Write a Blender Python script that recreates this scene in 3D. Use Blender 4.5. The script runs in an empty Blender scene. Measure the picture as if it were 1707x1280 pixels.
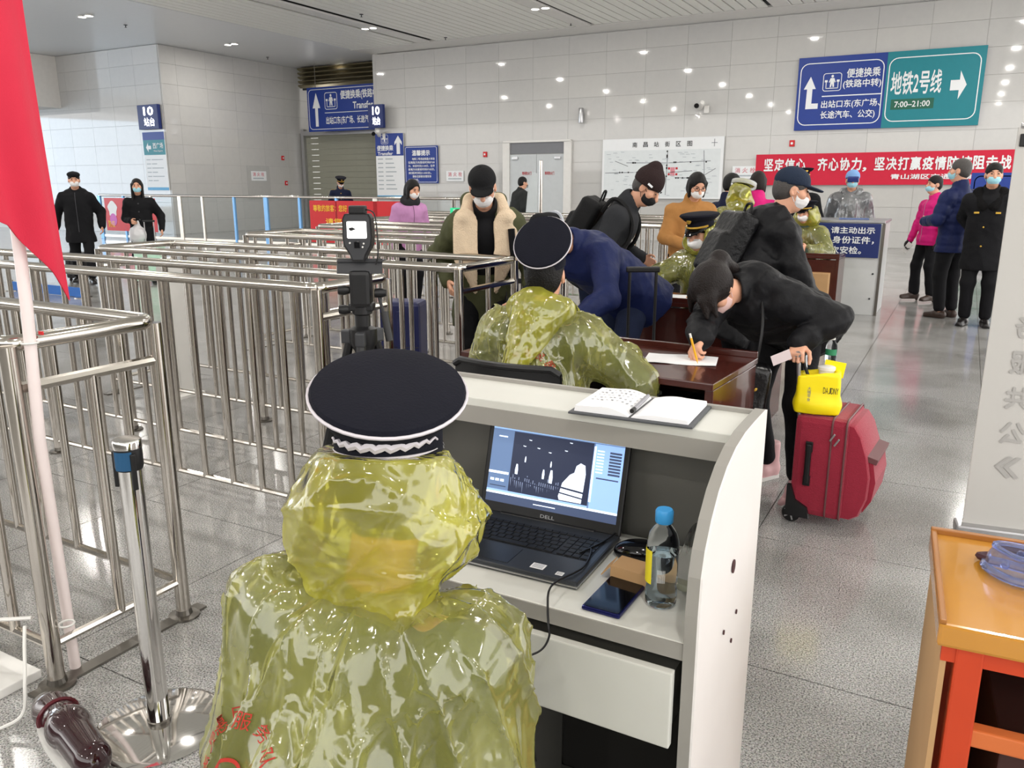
import bpy, bmesh, math, random
import numpy as np
from mathutils import Vector, Matrix
from mathutils.bvhtree import BVHTree
random.seed(7); np.random.seed(7)
PI = math.pi
scn = bpy.context.scene
COL = scn.collection

# ---------------------------------------------------------------- camera, world, lights, exposure
cam_d = bpy.data.cameras.new('camera'); cam = bpy.data.objects.new('camera', cam_d); COL.objects.link(cam)
cam_d.sensor_width = 36.0; cam_d.lens = 36.0*1346/1707; cam_d.clip_start = .05; cam_d.clip_end = 200
cam.location = (0, 0, 1.52); cam.rotation_euler = (math.radians(90-13.75), 0, math.radians(28.9))
scn.camera = cam
scn.view_settings.view_transform = 'Standard'; scn.view_settings.look = 'None'
scn.view_settings.gamma = 1.0; scn.view_settings.use_curve_mapping = False
scn.view_settings.exposure = 0.06
wd = bpy.data.worlds.new('world'); scn.world = wd; wd.use_nodes = True
wd.node_tree.nodes['Background'].inputs[0].default_value = (1.0, .98, .955, 1)
wd.node_tree.nodes['Background'].inputs[1].default_value = 3.0
LAMP_W = 64.0
ZC = 5.78
LIGHT_X = (-20.4, -15.05, -9.75, -4.5, .75, 6.0)
LIGHT_Y = (24.2, 19.1, 14.3, 9.4, 4.5, -.4, -5.3)
lamp_data = bpy.data.lights.new('downlight_beam', 'AREA'); lamp_data.shape = 'DISK'; lamp_data.size = .20
lamp_data.energy = LAMP_W; lamp_data.color = (1.0, .965, .91)
LAMPS = [(x, y) for x in LIGHT_X for y in LIGHT_Y if not (y > 21 and x > -19)]
for (x, y) in LAMPS:
    lo = bpy.data.objects.new('downlight_beam', lamp_data); lo.location = (x, y, ZC-.06); COL.objects.link(lo)

day = bpy.data.lights.new('entrance_daylight', 'AREA'); day.shape = 'RECTANGLE'; day.size = 9.0; day.size_y = 4.2; day.energy = 560.0; day.color = (.58, .79, 1.0)
do = bpy.data.objects.new('entrance_daylight', day); do.location = (-38.0, 9.0, 2.6); do.rotation_euler = (math.radians(90), 0, math.radians(-65)); COL.objects.link(do)

# ---------------------------------------------------------------- helpers
def srgb(r, g=None, b=None):
    if g is None: g = b = r
    f = lambda c: (c/255/12.92 if c/255 <= .04045 else ((c/255+.055)/1.055)**2.4)
    return (f(r), f(g), f(b), 1)
MATS = {}
def mat(name, col, rough=.6, metal=0.0, var=.06, vscale=8.0, bump=0.0, bscale=60.0, spec=.5, emit=0.0, trans=0.0, coat=0.0, ior=1.45, alpha=1.0, sheen=0.0):
    if name in MATS: return MATS[name]
    m = bpy.data.materials.new(name); m.use_nodes = True; nt = m.node_tree; N = nt.nodes; L = nt.links
    b = N['Principled BSDF']; b.inputs['Roughness'].default_value = rough; b.inputs['Metallic'].default_value = metal
    b.inputs['Specular IOR Level'].default_value = spec; b.inputs['IOR'].default_value = ior
    b.inputs['Transmission Weight'].default_value = trans; b.inputs['Coat Weight'].default_value = coat; b.inputs['Alpha'].default_value = alpha
    b.inputs['Sheen Weight'].default_value = sheen
    tc = N.new('ShaderNodeTexCoord'); nz = N.new('ShaderNodeTexNoise'); nz.inputs['Scale'].default_value = vscale; nz.inputs['Detail'].default_value = 4
    L.new(tc.outputs['Object'], nz.inputs['Vector'])
    mx = N.new('ShaderNodeMix'); mx.data_type = 'RGBA'
    mx.inputs[6].default_value = tuple(c*(1-var) for c in col[:3])+(1,); mx.inputs[7].default_value = tuple(min(1, c*(1+var)) for c in col[:3])+(1,)
    L.new(nz.outputs['Fac'], mx.inputs[0]); L.new(mx.outputs[2], b.inputs['Base Color'])
    if emit > 0:
        L.new(mx.outputs[2], b.inputs['Emission Color']); b.inputs['Emission Strength'].default_value = emit
    if bump > 0:
        n2 = N.new('ShaderNodeTexNoise'); n2.inputs['Scale'].default_value = bscale; n2.inputs['Detail'].default_value = 3
        L.new(tc.outputs['Object'], n2.inputs['Vector'])
        bp = N.new('ShaderNodeBump'); bp.inputs['Strength'].default_value = bump; bp.inputs['Distance'].default_value = .01
        L.new(n2.outputs['Fac'], bp.inputs['Height']); L.new(bp.outputs['Normal'], b.inputs['Normal'])
    MATS[name] = m
    return m

def link(o, parent=None):
    COL.objects.link(o)
    if parent is not None: o.parent = parent
    return o
def tag(o, label=None, cat=None, group=None, kind=None):
    if label: o['label'] = label
    if cat: o['category'] = cat
    if group: o['group'] = group
    if kind: o['kind'] = kind
    return o
def thing(name, label, cat, loc=(0, 0, 0), rz=0.0, group=None):
    o = bpy.data.objects.new(name, None); o.empty_display_size = .1; o.location = loc; o.rotation_euler = (0, 0, math.radians(rz))
    link(o); return tag(o, label, cat, group)
def rot(rx=0, ry=0, rz=0):
    return np.array(Matrix.Rotation(math.radians(rz), 3, 'Z') @ Matrix.Rotation(math.radians(ry), 3, 'Y') @ Matrix.Rotation(math.radians(rx), 3, 'X'))

class MB:
    """collects shapes for ONE mesh"""
    def __init__(s): s.v = []; s.f = []
    def add(s, vs, fs):
        o = len(s.v); s.v += [tuple(map(float, v)) for v in vs]; s.f += [tuple(i+o for i in f) for f in fs]; return s
    def box(s, c, d, R=None, bev=0.0):
        hx, hy, hz = d[0]/2, d[1]/2, d[2]/2; c = np.array(c, float)
        if bev <= 0:
            vs = np.array([(x, y, z) for x in (-hx, hx) for y in (-hy, hy) for z in (-hz, hz)])
            fs = [(0, 1, 3, 2), (4, 6, 7, 5), (0, 4, 5, 1), (2, 3, 7, 6), (0, 2, 6, 4), (1, 5, 7, 3)]
        else:
            bev = min(bev, hx*.95, hy*.95, hz*.95)
            bm = bmesh.new(); bmesh.ops.create_cube(bm, size=1)
            for v in bm.verts: v.co = Vector((v.co.x*2*hx, v.co.y*2*hy, v.co.z*2*hz))
            bmesh.ops.bevel(bm, geom=bm.edges[:], offset=bev, segments=2, profile=.6, affect='EDGES')
            bm.verts.index_update(); vs = np.array([v.co[:] for v in bm.verts]); fs = [tuple(v.index for v in f.verts) for f in bm.faces]; bm.free()
        if R is not None: vs = vs @ np.array(R).T
        return s.add(vs + c, fs)
    def tube(s, pts, r, n=10, closed=False, cap=True):
        P = np.array(pts, float); m = len(P)
        rs = np.full(m, r, float) if np.isscalar(r) else np.array(r, float)
        T = np.zeros_like(P)
        for i in range(m):
            a = P[(i-1) % m] if (closed or i > 0) else P[i]; b = P[(i+1) % m] if (closed or i < m-1) else P[i]
            t = b-a; T[i] = t/(np.linalg.norm(t)+1e-12)
        u = np.cross(T[0], (0, 0, 1.0))
        if np.linalg.norm(u) < .1: u = np.cross(T[0], (0, 1.0, 0))
        u /= np.linalg.norm(u); vs = []
        for i in range(m):
            u = u - T[i]*np.dot(u, T[i]); u /= np.linalg.norm(u)+1e-12; w = np.cross(T[i], u)
            for k in range(n):
                a = 2*PI*k/n; vs.append(P[i] + rs[i]*(math.cos(a)*u + math.sin(a)*w))
        fs = []
        for i in range(m if closed else m-1):
            j = (i+1) % m
            for k in range(n):
                k2 = (k+1) % n; fs.append((i*n+k, j*n+k, j*n+k2, i*n+k2)[::-1])
        if not closed and cap:
            fs.append(tuple(range(n))); fs.append(tuple((m-1)*n+k for k in range(n))[::-1])
        return s.add(vs, fs)
    def lathe(s, prof, c=(0, 0, 0), n=24, R=None, sx=1.0, sy=1.0):
        vs = []; fs = []; m = len(prof)
        for (r, z) in prof:
            for k in range(n):
                a = 2*PI*k/n; vs.append((r*math.cos(a)*sx, r*math.sin(a)*sy, z))
        for i in range(m-1):
            for k in range(n):
                k2 = (k+1) % n; fs.append((i*n+k, i*n+k2, (i+1)*n+k2, (i+1)*n+k))
        fs.append(tuple(range(n))[::-1]); fs.append(tuple((m-1)*n+k for k in range(n)))
        vs = np.array(vs)
        if R is not None: vs = vs @ np.array(R).T
        return s.add(vs + np.array(c, float), fs)
    def rings(s, rr, capends=True):
        """loft a list of equal-length closed rings"""
        n = len(rr[0]); vs = [p for r in rr for p in r]; fs = []
        for i in range(len(rr)-1):
            for k in range(n):
                k2 = (k+1) % n; fs.append((i*n+k, i*n+k2, (i+1)*n+k2, (i+1)*n+k))
        if capends: fs.append(tuple(range(n))[::-1]); fs.append(tuple((len(rr)-1)*n+k for k in range(n)))
        return s.add(vs, fs)
    def prism(s, poly, y0, y1, axes='xz'):
        """outline extruded; axes 'xz': poly in XZ along Y; 'yz': poly in YZ along X; 'xy': along Z"""
        n = len(poly); mk = {'xz': lambda p, t: (p[0], t, p[1]), 'yz': lambda p, t: (t, p[0], p[1]), 'xy': lambda p, t: (p[0], p[1], t)}[axes]
        vs = [mk(p, y0) for p in poly]+[mk(p, y1) for p in poly]
        fs = [tuple(range(n)), tuple(range(n, 2*n))[::-1]]+[(k, k+n, (k+1) % n+n, (k+1) % n) for k in range(n)]
        return s.add(vs, fs)
    def sheet(s, G, thick=0.0):
        """grid of points G[i][j]"""
        G = np.array(G, float); a, b, _ = G.shape; vs = G.reshape(-1, 3)
        fs = [(i*b+j, i*b+j+1, (i+1)*b+j+1, (i+1)*b+j) for i in range(a-1) for j in range(b-1)]
        return s.add(vs, fs)
    def build(s, name, m, parent=None, smooth=False, kind=None, label=None, fix=True):
        me = bpy.data.meshes.new(name); me.from_pydata(s.v, [], s.f)
        if fix:
            bm = bmesh.new(); bm.from_mesh(me); bmesh.ops.recalc_face_normals(bm, faces=bm.faces[:]); bm.to_mesh(me); bm.free()
        if smooth:
            me.polygons.foreach_set('use_smooth', [True]*len(me.polygons))
            try: me.set_sharp_from_angle(angle=math.radians(38))
            except Exception: pass
        if m: me.materials.append(m)
        o = link(bpy.data.objects.new(name, me), parent)
        if kind: o['kind'] = kind
        if label: o['label'] = label
        return o
def inst(name, me, parent, loc=(0, 0, 0), rz=0, kind=None, scale=None):
    o = bpy.data.objects.new(name, me); o.location = loc; o.rotation_euler = (0, 0, math.radians(rz))
    if scale: o.scale = scale
    link(o, parent)
    if kind: o['kind'] = kind
    return o
def arc(cx, cy, r, a0, a1, n): return [(cx+r*math.cos(math.radians(a0+(a1-a0)*i/n)), cy+r*math.sin(math.radians(a0+(a1-a0)*i/n))) for i in range(n+1)]
def rrect(x0, x1, z0, z1, r, n=5):
    return arc(x1-r, z1-r, r, 0, 90, n)+arc(x0+r, z1-r, r, 90, 180, n)+arc(x0+r, z0+r, r, 180, 270, n)+arc(x1-r, z0+r, r, 270, 360, n)
def spline(P, n=8):
    P = np.array(P, float); out = []
    for i in range(len(P)-1):
        p0, p1, p2, p3 = P[max(i-1, 0)], P[i], P[i+1], P[min(i+2, len(P)-1)]
        for k in range(n):
            t = k/n; out.append(.5*((2*p1)+(-p0+p2)*t+(2*p0-5*p1+4*p2-p3)*t*t+(-p0+3*p1-3*p2+p3)*t**3))
    out.append(P[-1]); return out

_glyph = {}
def glyphs(s, bold):
    k = (s, bold)
    if k not in _glyph:
        cu = bpy.data.curves.new('t', 'FONT'); cu.body = s; cu.size = 1; cu.resolution_u = 2; cu.fill_mode = 'FRONT'
        o = bpy.data.objects.new('t', cu); me = bpy.data.meshes.new_from_object(o)
        v = np.array([p.co[:2] for p in me.vertices]); f = [tuple(p.vertices) for p in me.polygons]
        bpy.data.objects.remove(o); bpy.data.curves.remove(cu); bpy.data.meshes.remove(me)
        if bold > 0:
            n = len(v); w = v.copy(); g = list(f); f = []; v = []
            for i, (dx, dz) in enumerate(((-1, 0), (1, 0), (0, 1), (0, -1))): v.append(w+np.array([dx, dz])*bold); f += [tuple(a+n*i for a in q) for q in g]
            v = np.concatenate(v)
        _glyph[k] = (v, f)
    return _glyph[k]
def fit_text(s, x0, x1, z0, z1, bold=.018, mirror=False):
    v, f = glyphs(s, bold); lo = v.min(0); hi = v.max(0); q = (v-lo)/(hi-lo)
    if mirror: q = q*[-1, 1]+[1, 0]
    return np.stack([x0+q[:, 0]*(x1-x0), z0+q[:, 1]*(z1-z0)], 1), f
def text(parent, s, x0, x1, z0, z1, m, y=-.012, bold=.018, mirror=False, name='lettering'):
    q, f = fit_text(s, x0, x1, z0, z1, bold, mirror)
    n = max(1, len(q)//4) if bold > 0 else len(q)+1
    b = MB(); b.add([(p[0], y-.0007*(i//n), p[1]) for i, p in enumerate(q)], f); return b.build(name, m, parent, fix=False)
def flat(parent, name, poly, m, y=-.012, t=.004):
    b = MB(); b.prism(poly, y, y+t); return b.build(name, m, parent)
def outline(parent, x0, x1, z0, z1, r, w, m, y=-.012):
    a = rrect(x0, x1, z0, z1, r); c = rrect(x0+w, x1-w, z0+w, z1-w, max(r-w, .001)); n = len(a); b = MB()
    b.add([(p[0], y, p[1]) for p in a]+[(p[0], y, p[1]) for p in c], [(k, (k+1) % n, n+(k+1) % n, n+k) for k in range(n)])
    return b.build('border_line', m, parent, fix=False)
def arrow(cx, cz, w, h, d='up', sh=.36, hd=.45):
    p = [(-sh/2, -.5), (sh/2, -.5), (sh/2, .5-hd), (.5, .5-hd), (0, .5), (-.5, .5-hd), (-sh/2, .5-hd)]
    if d == 'up': return [(cx+a*w, cz+b*h) for a, b in p]
    s = 1 if d == 'right' else -1
    return [(cx+s*b*w, cz+a*h) for a, b in p]
def pictogram(parent, x0, x1, z0, z1, m, y=-.012):
    w = x1-x0; h = z1-z0; outline(parent, x0, x1, z0, z1, w*.15, w*.035, m, y)
    X = lambda a: x0+a*w
    Z = lambda a: z0+a*h
    b = MB()
    def poly(pts): b.add([(X(p[0]), y, Z(p[1])) for p in pts], [tuple(range(len(pts)))])
    poly([(.5+.07*math.cos(t), .82+.08*math.sin(t)) for t in np.linspace(0, 2*PI, 12, endpoint=False)])
    poly([(.40, .72), (.60, .72), (.68, .50), (.63, .47), (.59, .58), (.62, .22), (.54, .22), (.5, .42), (.46, .22), (.38, .22), (.41, .58), (.37, .47), (.32, .50)])
    poly([(.16, .14), (.84, .14), (.84, .18), (.16, .18)])
    for a in (.16, .80): poly([(a, .14), (a+.04, .14), (a+.04, .5), (a, .5)])
    for a in (.10, .74): poly([(a, .5), (a+.15, .5), (a+.15, .62), (a, .62)])
    return b.build('pictogram', m, parent, fix=False)
# ---------------------------------------------------------------- materials
def granite():
    m = bpy.data.materials.new('granite'); m.use_nodes = True; nt = m.node_tree; N = nt.nodes; L = nt.links; b = N['Principled BSDF']
    g = N.new('ShaderNodeNewGeometry')
    n1 = N.new('ShaderNodeTexNoise'); n1.inputs['Scale'].default_value = 185; n1.inputs['Detail'].default_value = 2; n1.inputs['Roughness'].default_value = .7
    n2 = N.new('ShaderNodeTexVoronoi'); n2.inputs['Scale'].default_value = 260
    n3 = N.new('ShaderNodeTexNoise'); n3.inputs['Scale'].default_value = 1.4; n3.inputs['Detail'].default_value = 5
    for n in (n1, n2, n3): L.new(g.outputs['Position'], n.inputs['Vector'])
    r1 = N.new('ShaderNodeValToRGB'); e = r1.color_ramp.elements
    e[0].position = .36; e[0].color = srgb(80, 77, 72); e[1].position = .64; e[1].color = srgb(200, 195, 186)
    x = r1.color_ramp.elements.new(.48); x.color = srgb(160, 155, 147)
    L.new(n1.outputs['Fac'], r1.inputs[0])
    mx = N.new('ShaderNodeMix'); mx.data_type = 'RGBA'; mx.blend_type = 'MULTIPLY'; mx.inputs[0].default_value = .35
    L.new(r1.outputs[0], mx.inputs[6]); L.new(n2.outputs['Color'], mx.inputs[7])
    hs = N.new('ShaderNodeHueSaturation'); hs.inputs['Saturation'].default_value = .25; hs.inputs['Value'].default_value = 1.12
    L.new(mx.outputs[2], hs.inputs['Color'])
    r2 = N.new('ShaderNodeValToRGB'); r2.color_ramp.elements[0].position = .36; r2.color_ramp.elements[0].color = (.62, .61, .59, 1)
    r2.color_ramp.elements[1].position = .58; r2.color_ramp.elements[1].color = (1, 1, 1, 1); L.new(n3.outputs['Fac'], r2.inputs[0])
    m2 = N.new('ShaderNodeMix'); m2.data_type = 'RGBA'; m2.blend_type = 'MULTIPLY'; m2.inputs[0].default_value = .8
    L.new(hs.outputs[0], m2.inputs[6]); L.new(r2.outputs[0], m2.inputs[7]); L.new(m2.outputs[2], b.inputs['Base Color'])
    mr = N.new('ShaderNodeMapRange'); mr.inputs[3].default_value = .08; mr.inputs[4].default_value = .20; L.new(n3.outputs['Fac'], mr.inputs[0])
    L.new(mr.outputs[0], b.inputs['Roughness']); b.inputs['IOR'].default_value = 1.55
    return m
def stone(name, c0, c1, rough=.045):
    m = bpy.data.materials.new(name); m.use_nodes = True; nt = m.node_tree; N = nt.nodes; L = nt.links; b = N['Principled BSDF']
    g = N.new('ShaderNodeNewGeometry'); oi = N.new('ShaderNodeObjectInfo')
    n1 = N.new('ShaderNodeTexNoise'); n1.inputs['Scale'].default_value = 5; n1.inputs['Detail'].default_value = 8; n1.inputs['Roughness'].default_value = .7
    L.new(g.outputs['Position'], n1.inputs['Vector'])
    mx = N.new('ShaderNodeMix'); mx.data_type = 'RGBA'; mx.inputs[6].default_value = c0; mx.inputs[7].default_value = c1
    ad = N.new('ShaderNodeMath'); ad.operation = 'MULTIPLY_ADD'; ad.inputs[1].default_value = .7
    sb = N.new('ShaderNodeMath'); sb.operation = 'MULTIPLY'; sb.inputs[1].default_value = .3; L.new(oi.outputs['Random'], sb.inputs[0])
    L.new(n1.outputs['Fac'], ad.inputs[0]); L.new(sb.outputs[0], ad.inputs[2]); L.new(ad.outputs[0], mx.inputs[0])
    L.new(mx.outputs[2], b.inputs['Base Color']); b.inputs['Roughness'].default_value = rough; b.inputs['IOR'].default_value = 1.5
    return m
GRAN = granite()
STONE = stone('polished_stone', srgb(186, 185, 184), srgb(204, 202, 198))
JOINT = mat('joint', srgb(96, 94, 90), .8); JOINT_W = mat('wall_joint', srgb(172, 171, 169), .6)
STEEL = mat('stainless_steel', srgb(196, 190, 182), .13, 1.0, var=.08, vscale=5)
STEEL2 = mat('worn_steel', srgb(120, 116, 110), .35, 1.0, var=.15)
CHROME = mat('chrome', srgb(215, 213, 210), .07, 1.0)
WHITE = mat('white_print', srgb(236, 238, 240), .5, var=.02)
WHITE_EM = mat('backlit_white', (1, 1, 1, 1), .5, var=0, emit=2.2)
SIGN_BLUE = mat('sign_blue', srgb(28, 58, 142), .45, var=.05)
SIGN_NAVY = mat('sign_navy', srgb(24, 42, 104), .45)
SIGN_TEAL = mat('sign_teal', srgb(22, 128, 140), .45)
SIGN_GREEN = mat('sign_green', srgb(34, 98, 78), .5)
RED_CLOTH = mat('red_banner', srgb(206, 32, 62), .7, var=.06, bump=.1, bscale=8)
RED_PRINT = mat('red_print', srgb(206, 28, 36), .4)
YEL_PRINT = mat('yellow_print', srgb(246, 196, 52), .5)
GREY_PRINT = mat('grey_print', srgb(120, 124, 130), .6)
LGREY_PRINT = mat('pale_grey_print', srgb(176, 184, 190), .6)
BLACK_PRINT = mat('black_print', srgb(30, 30, 32), .6)
RED_INK = mat('red_ink', srgb(190, 40, 50), .6)
BLACK_PL = mat('black_plastic', srgb(20, 20, 22), .42)
BLACK_GL = mat('black_gloss', srgb(10, 10, 14), .08)
DKGREY = mat('dark_grey_plastic', srgb(52, 53, 56), .45)
WHITE_PL = mat('white_plastic', srgb(226, 224, 220), .35)
SLAT_M = mat('white_metal_slat', srgb(238, 238, 232), .38, var=.03)
CEIL_W = mat('white_ceiling', srgb(226, 227, 228), .32, var=.03)
WOOD_RED = mat('dark_red_lacquer', srgb(70, 30, 24), .22, var=.25, vscale=14, coat=.3)
PAPER = mat('paper', srgb(240, 240, 242), .7, var=.02)
ALU = mat('aluminium', srgb(190, 190, 192), .3, .9)
LAMINATE = mat('pale_grey_laminate', srgb(206, 206, 199), .4, var=.04)
LAMI_EDGE = mat('grey_edge_band', srgb(150, 147, 141), .4, var=.08)
LAMI_WHITE = mat('white_laminate', srgb(232, 228, 226), .38, var=.03)
LAMI_DARK = mat('dark_grey_laminate', srgb(104, 103, 98), .5)
CARD = mat('cardboard', srgb(186, 148, 104), .8, var=.08)

# ---------------------------------------------------------------- floor
X0, X1, Y0, Y1 = -46.0, 9.0, -8.0, 26.0
b = MB(); b.box(((X0+X1)/2, (Y0+Y1)/2, -.055), (X1-X0, Y1-Y0, .10)); floor = b.build('floor', JOINT, kind='structure')
TX, TY = .92, 1.03
b = MB(); b.box((0, 0, -.0025), (TX-.005, TY-.005, .005)); t0 = b.build('floor_tile', GRAN, floor); tile_me = t0.data; bpy.data.objects.remove(t0)
cells = []
yaw = math.radians(28.9)
for i in range(int((X0-.25)/TX)-1, int((X1-.25)/TX)+2):
    for j in range(int((Y0-2.43)/TY)-1, int((Y1-2.43)/TY)+2):
        x = .25+TX*(i+.5); y = 2.43+TY*(j+.5)
        if not (X0 < x < X1 and Y0 < y < Y1): continue
        fw = -math.sin(yaw)*x+math.cos(yaw)*y; rt = math.cos(yaw)*x+math.sin(yaw)*y
        vis = fw > .6 and abs(rt) < .70*fw+.9
        cells.append((0 if vis else 1, math.hypot(x, y), x, y))
cells.sort()
for k, (v, d, x, y) in enumerate(cells[:290]): inst('floor_tile', tile_me, floor, (x, y, 0))
b = MB()
for (v, d, x, y) in cells[290:]: b.box((x, y, -.0025), (TX-.005, TY-.005, .005))
b.build('far_floor_tiles', GRAN, floor, kind='stuff')

# ---------------------------------------------------------------- walls with stone panels
PW, PH = 1.18, .605
def wall(name, org, rz, length, height, off=0.0, gap=None):
    """local x along the wall, -y faces the room; panels stand proud of the backing"""
    b = MB(); b.box((length/2, .13, height/2), (length, .2, height))
    w = b.build(name, JOINT_W, kind='structure'); w.location = org; w.rotation_euler = (0, 0, math.radians(rz))
    cache = {}
    xs = [0.0]; x = off if off > 0 else PW
    while x < length-.05: xs.append(x); x += PW
    xs.append(length); z = 0.0; zs = [0.0]; z = 1.01-.605
    while z < height-.05: zs.append(z); z += PH
    zs.append(height)
    for a, c in zip(xs, xs[1:]):
        for p, q in zip(zs, zs[1:]):
            if gap and a >= gap[0]-.02 and c <= gap[1]+.02 and q <= gap[2]+.02: continue
            k = (round(c-a, 3), round(q-p, 3))
            if k not in cache:
                bb = MB(); bb.box((0, .01, 0), (c-a-.004, .045, q-p-.004), bev=.0012); o = bb.build('stone_panel', STONE, w); cache[k] = o.data; bpy.data.objects.remove(o)
            inst('stone_panel', cache[k], w, ((a+c)/2, 0, (p+q)/2))
    return w
WY = 22.77
wall('wall_back', (-17.88, WY+.03, 0), 0, 23.0, 5.75, off=.12)
wall('wall_side', (-22.45, 18.05, 0), 90, 6.6, 5.78, off=.6)
wall('wall_left', (-45.54, 18.05, 0), 0, 23.06, 5.78, off=.64)
# return of the back wall at the passage, and the passage's end
b = MB(); b.box((-17.76, 25.3, 2.9), (.2, 5.0, 5.8)); b.build('wall_return', STONE, kind='structure')
b = MB(); b.box((-20.1, 25.3, 2.9), (5.0, .15, 5.8)); b.build('wall_passage', mat('passage_wall', srgb(150, 150, 142), .5), kind='structure')
# unseen rear wall added for streaks in the steel, low so light passes over
ADDED_W = mat('added_wall_grey', srgb(120, 118, 114), .5)
b = MB(); b.box((-11, -8.1, 1.3), (40, .2, 2.6)); b.build('wall_rear_added', ADDED_W, kind='structure')
# white boxed beam at the far left under the ceiling
b = MB(); b.box((-29.6, 17.3, 4.95), (4.0, 1.5, 1.66)); b.build('trim_1', mat('white_plaster', srgb(226, 222, 216), .6), kind='structure')

# ---------------------------------------------------------------- ceiling
b = MB(); b.box(((X0+X1)/2, (Y0+Y1)/2, ZC+.32), (X1-X0, Y1-Y0, .2)); ceil = b.build('ceiling', mat('ceiling_void', srgb(34, 34, 34), .9), kind='structure')
SL_Y0, SL_Y1 = Y0, 21.72
for w_, h_ in ((.235, .04),):
    b = MB(); b.box((0, 0, .02), (w_, SL_Y1-SL_Y0, h_), bev=.008); o = b.build('slat', SLAT_M, ceil); slat_me = o.data; bpy.data.objects.remove(o)
b = MB(); b.box((0, 0, .02), (.42, SL_Y1-SL_Y0, .05), bev=.008); o = b.build('light_strip', WHITE_PL, ceil); strip_me = o.data; bpy.data.objects.remove(o)
strips = [-15.05, -9.75, -4.5, .75, 6.0]
x = -17.75
while x < X1:
    near = [s for s in strips if abs(s-x) < .30]
    if not near: inst('slat', slat_me, ceil, (x, (SL_Y0+SL_Y1)/2, ZC))
    x += .272
for s in strips: inst('light_strip', strip_me, ceil, (s, (SL_Y0+SL_Y1)/2, ZC-.012))
b = MB(); b.box(((-17.95+X1)/2, (SL_Y1+.06+WY+.3)/2, ZC+.02), (X1+17.95, WY+.3-SL_Y1-.06, .06)); b.build('trim_2', WHITE_PL, kind='structure')
b = MB(); b.box(((X0-17.95)/2, (Y0+Y1)/2, ZC+.04), (-17.95-X0, Y1-Y0, .06), bev=.01); b.build('ceiling_panel', CEIL_W, ceil)
# recessed twin downlights
LENS = mat('lamp_lens', (1, .97, .92, 1), .4, var=0, emit=14.0)
b = MB(); b.lathe([(.0, .02), (.095, .02), (.095, -.004), (.125, -.006), (.125, -.02), (.10, -.02), (.10, -.004)], n=20); o = b.build('rim', WHITE_PL, ceil); rim_me = o.data; bpy.data.objects.remove(o)
b = MB(); b.lathe([(.09, -.004), (.09, -.012)], n=20); o = b.build('lens', LENS, ceil); lens_me = o.data; bpy.data.objects.remove(o)
for (x, y) in LAMPS:
    if y < 8: continue
    LB = {(-20.4, 14.3): 'twin downlight in the smooth white ceiling nearest the red flag', (-20.4, 19.1): 'twin downlight in the smooth white ceiling above the left side wall', (-20.4, 24.2): 'twin downlight above the louvres over the roller shutter', (-15.05, 19.1): 'twin downlight in the left light strip of the slatted ceiling', (-9.75, 19.1): 'twin downlight in the second light strip, at the top centre of the ceiling'}.get((x, y))
    t = thing('ceiling_downlight', LB or 'twin round recessed downlight in the ceiling outside the view', 'light', (x, y, ZC-.012), 0, 'recessed ceiling downlights')
    for d in (-.14, .14):
        r = inst('lamp_rim', rim_me, t, (d, 0, 0)); inst('lens', lens_me, r)
# sprinkler heads
b = MB(); b.lathe([(.05, 0), (.05, -.012), (.012, -.014), (.012, -.06), (.03, -.062), (.03, -.068), (.006, -.07)], n=12); o = b.build('sprinkler_head', DKGREY); sp_me = o.data; bpy.data.objects.remove(o)
for (x, y, lb) in ((-14.1, 17.6, 'on the slats above the left light strip'), (-14.05, 21.4, 'at the slat ends above the notice board'), (-9.9, 21.2, 'at the end of the second light strip'), (-20.6, 15.6, 'on smooth ceiling right of the lamp by the flag'), (-21.4, 21.6, 'on smooth ceiling above the left side wall'), (-23.5, 14.2, 'on smooth ceiling beside the flag')):
    o = inst('ceiling_sprinkler', sp_me, None, (x, y, ZC)); tag(o, 'small dark sprinkler head '+lb, 'sprinkler', 'ceiling sprinklers')

# ---------------------------------------------------------------- passage with a roller shutter
t = thing('roller_shutter', 'olive grey roller shutter closing the passage under the blue transfer sign', 'shutter', (-22.3, 24.0, 0))
SH = mat('shutter_grey', srgb(150, 150, 136), .5, var=.05)
b = MB(); o = None
b.box((2.2, .1, .1), (4.3, .03, .2), bev=.006); s0 = b.build('shutter_slat', SH, t); sm = s0.data; s0.location = (0, 0, 0)
for k in range(1, 17): inst('shutter_slat', sm, t, (0, 0, k*.205))
b = MB(); b.box((.06, .05, 1.8), (.14, .2, 3.6)); b.build('guide_rail', ALU, t)
b = MB(); b.box((2.2, .02, 3.44), (4.3, .2, .16)); b.build('head_rail', ALU, t)
LOU = mat('louvre_bronze', srgb(150, 140, 112), .3, .8)
b = MB(); b.box((2.2, -.02, .03), (4.3, .16, .05), R=rot(-25)); s0 = b.build('louvre', LOU, t); lm = s0.data; s0.location = (0, 0, 5.08)
for k in range(1, 5): inst('louvre', lm, t, (0, 0, 5.08+k*.145))
b = MB(); b.box((2.2, .16, 5.4), (4.3, .05, .8)); b.build('louvre_back', DKGREY, t)

# ---------------------------------------------------------------- signs
def board(name, label, cat, org, rz, w, h, m, t=.03, back=None, group=None):
    r = thing(name, label, cat, org, rz, group); b = MB(); b.box((w/2, t/2-.008, h/2), (w, t, h), bev=.004); b.build('panel', m, r); return r
F_ = WY-.02
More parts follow.
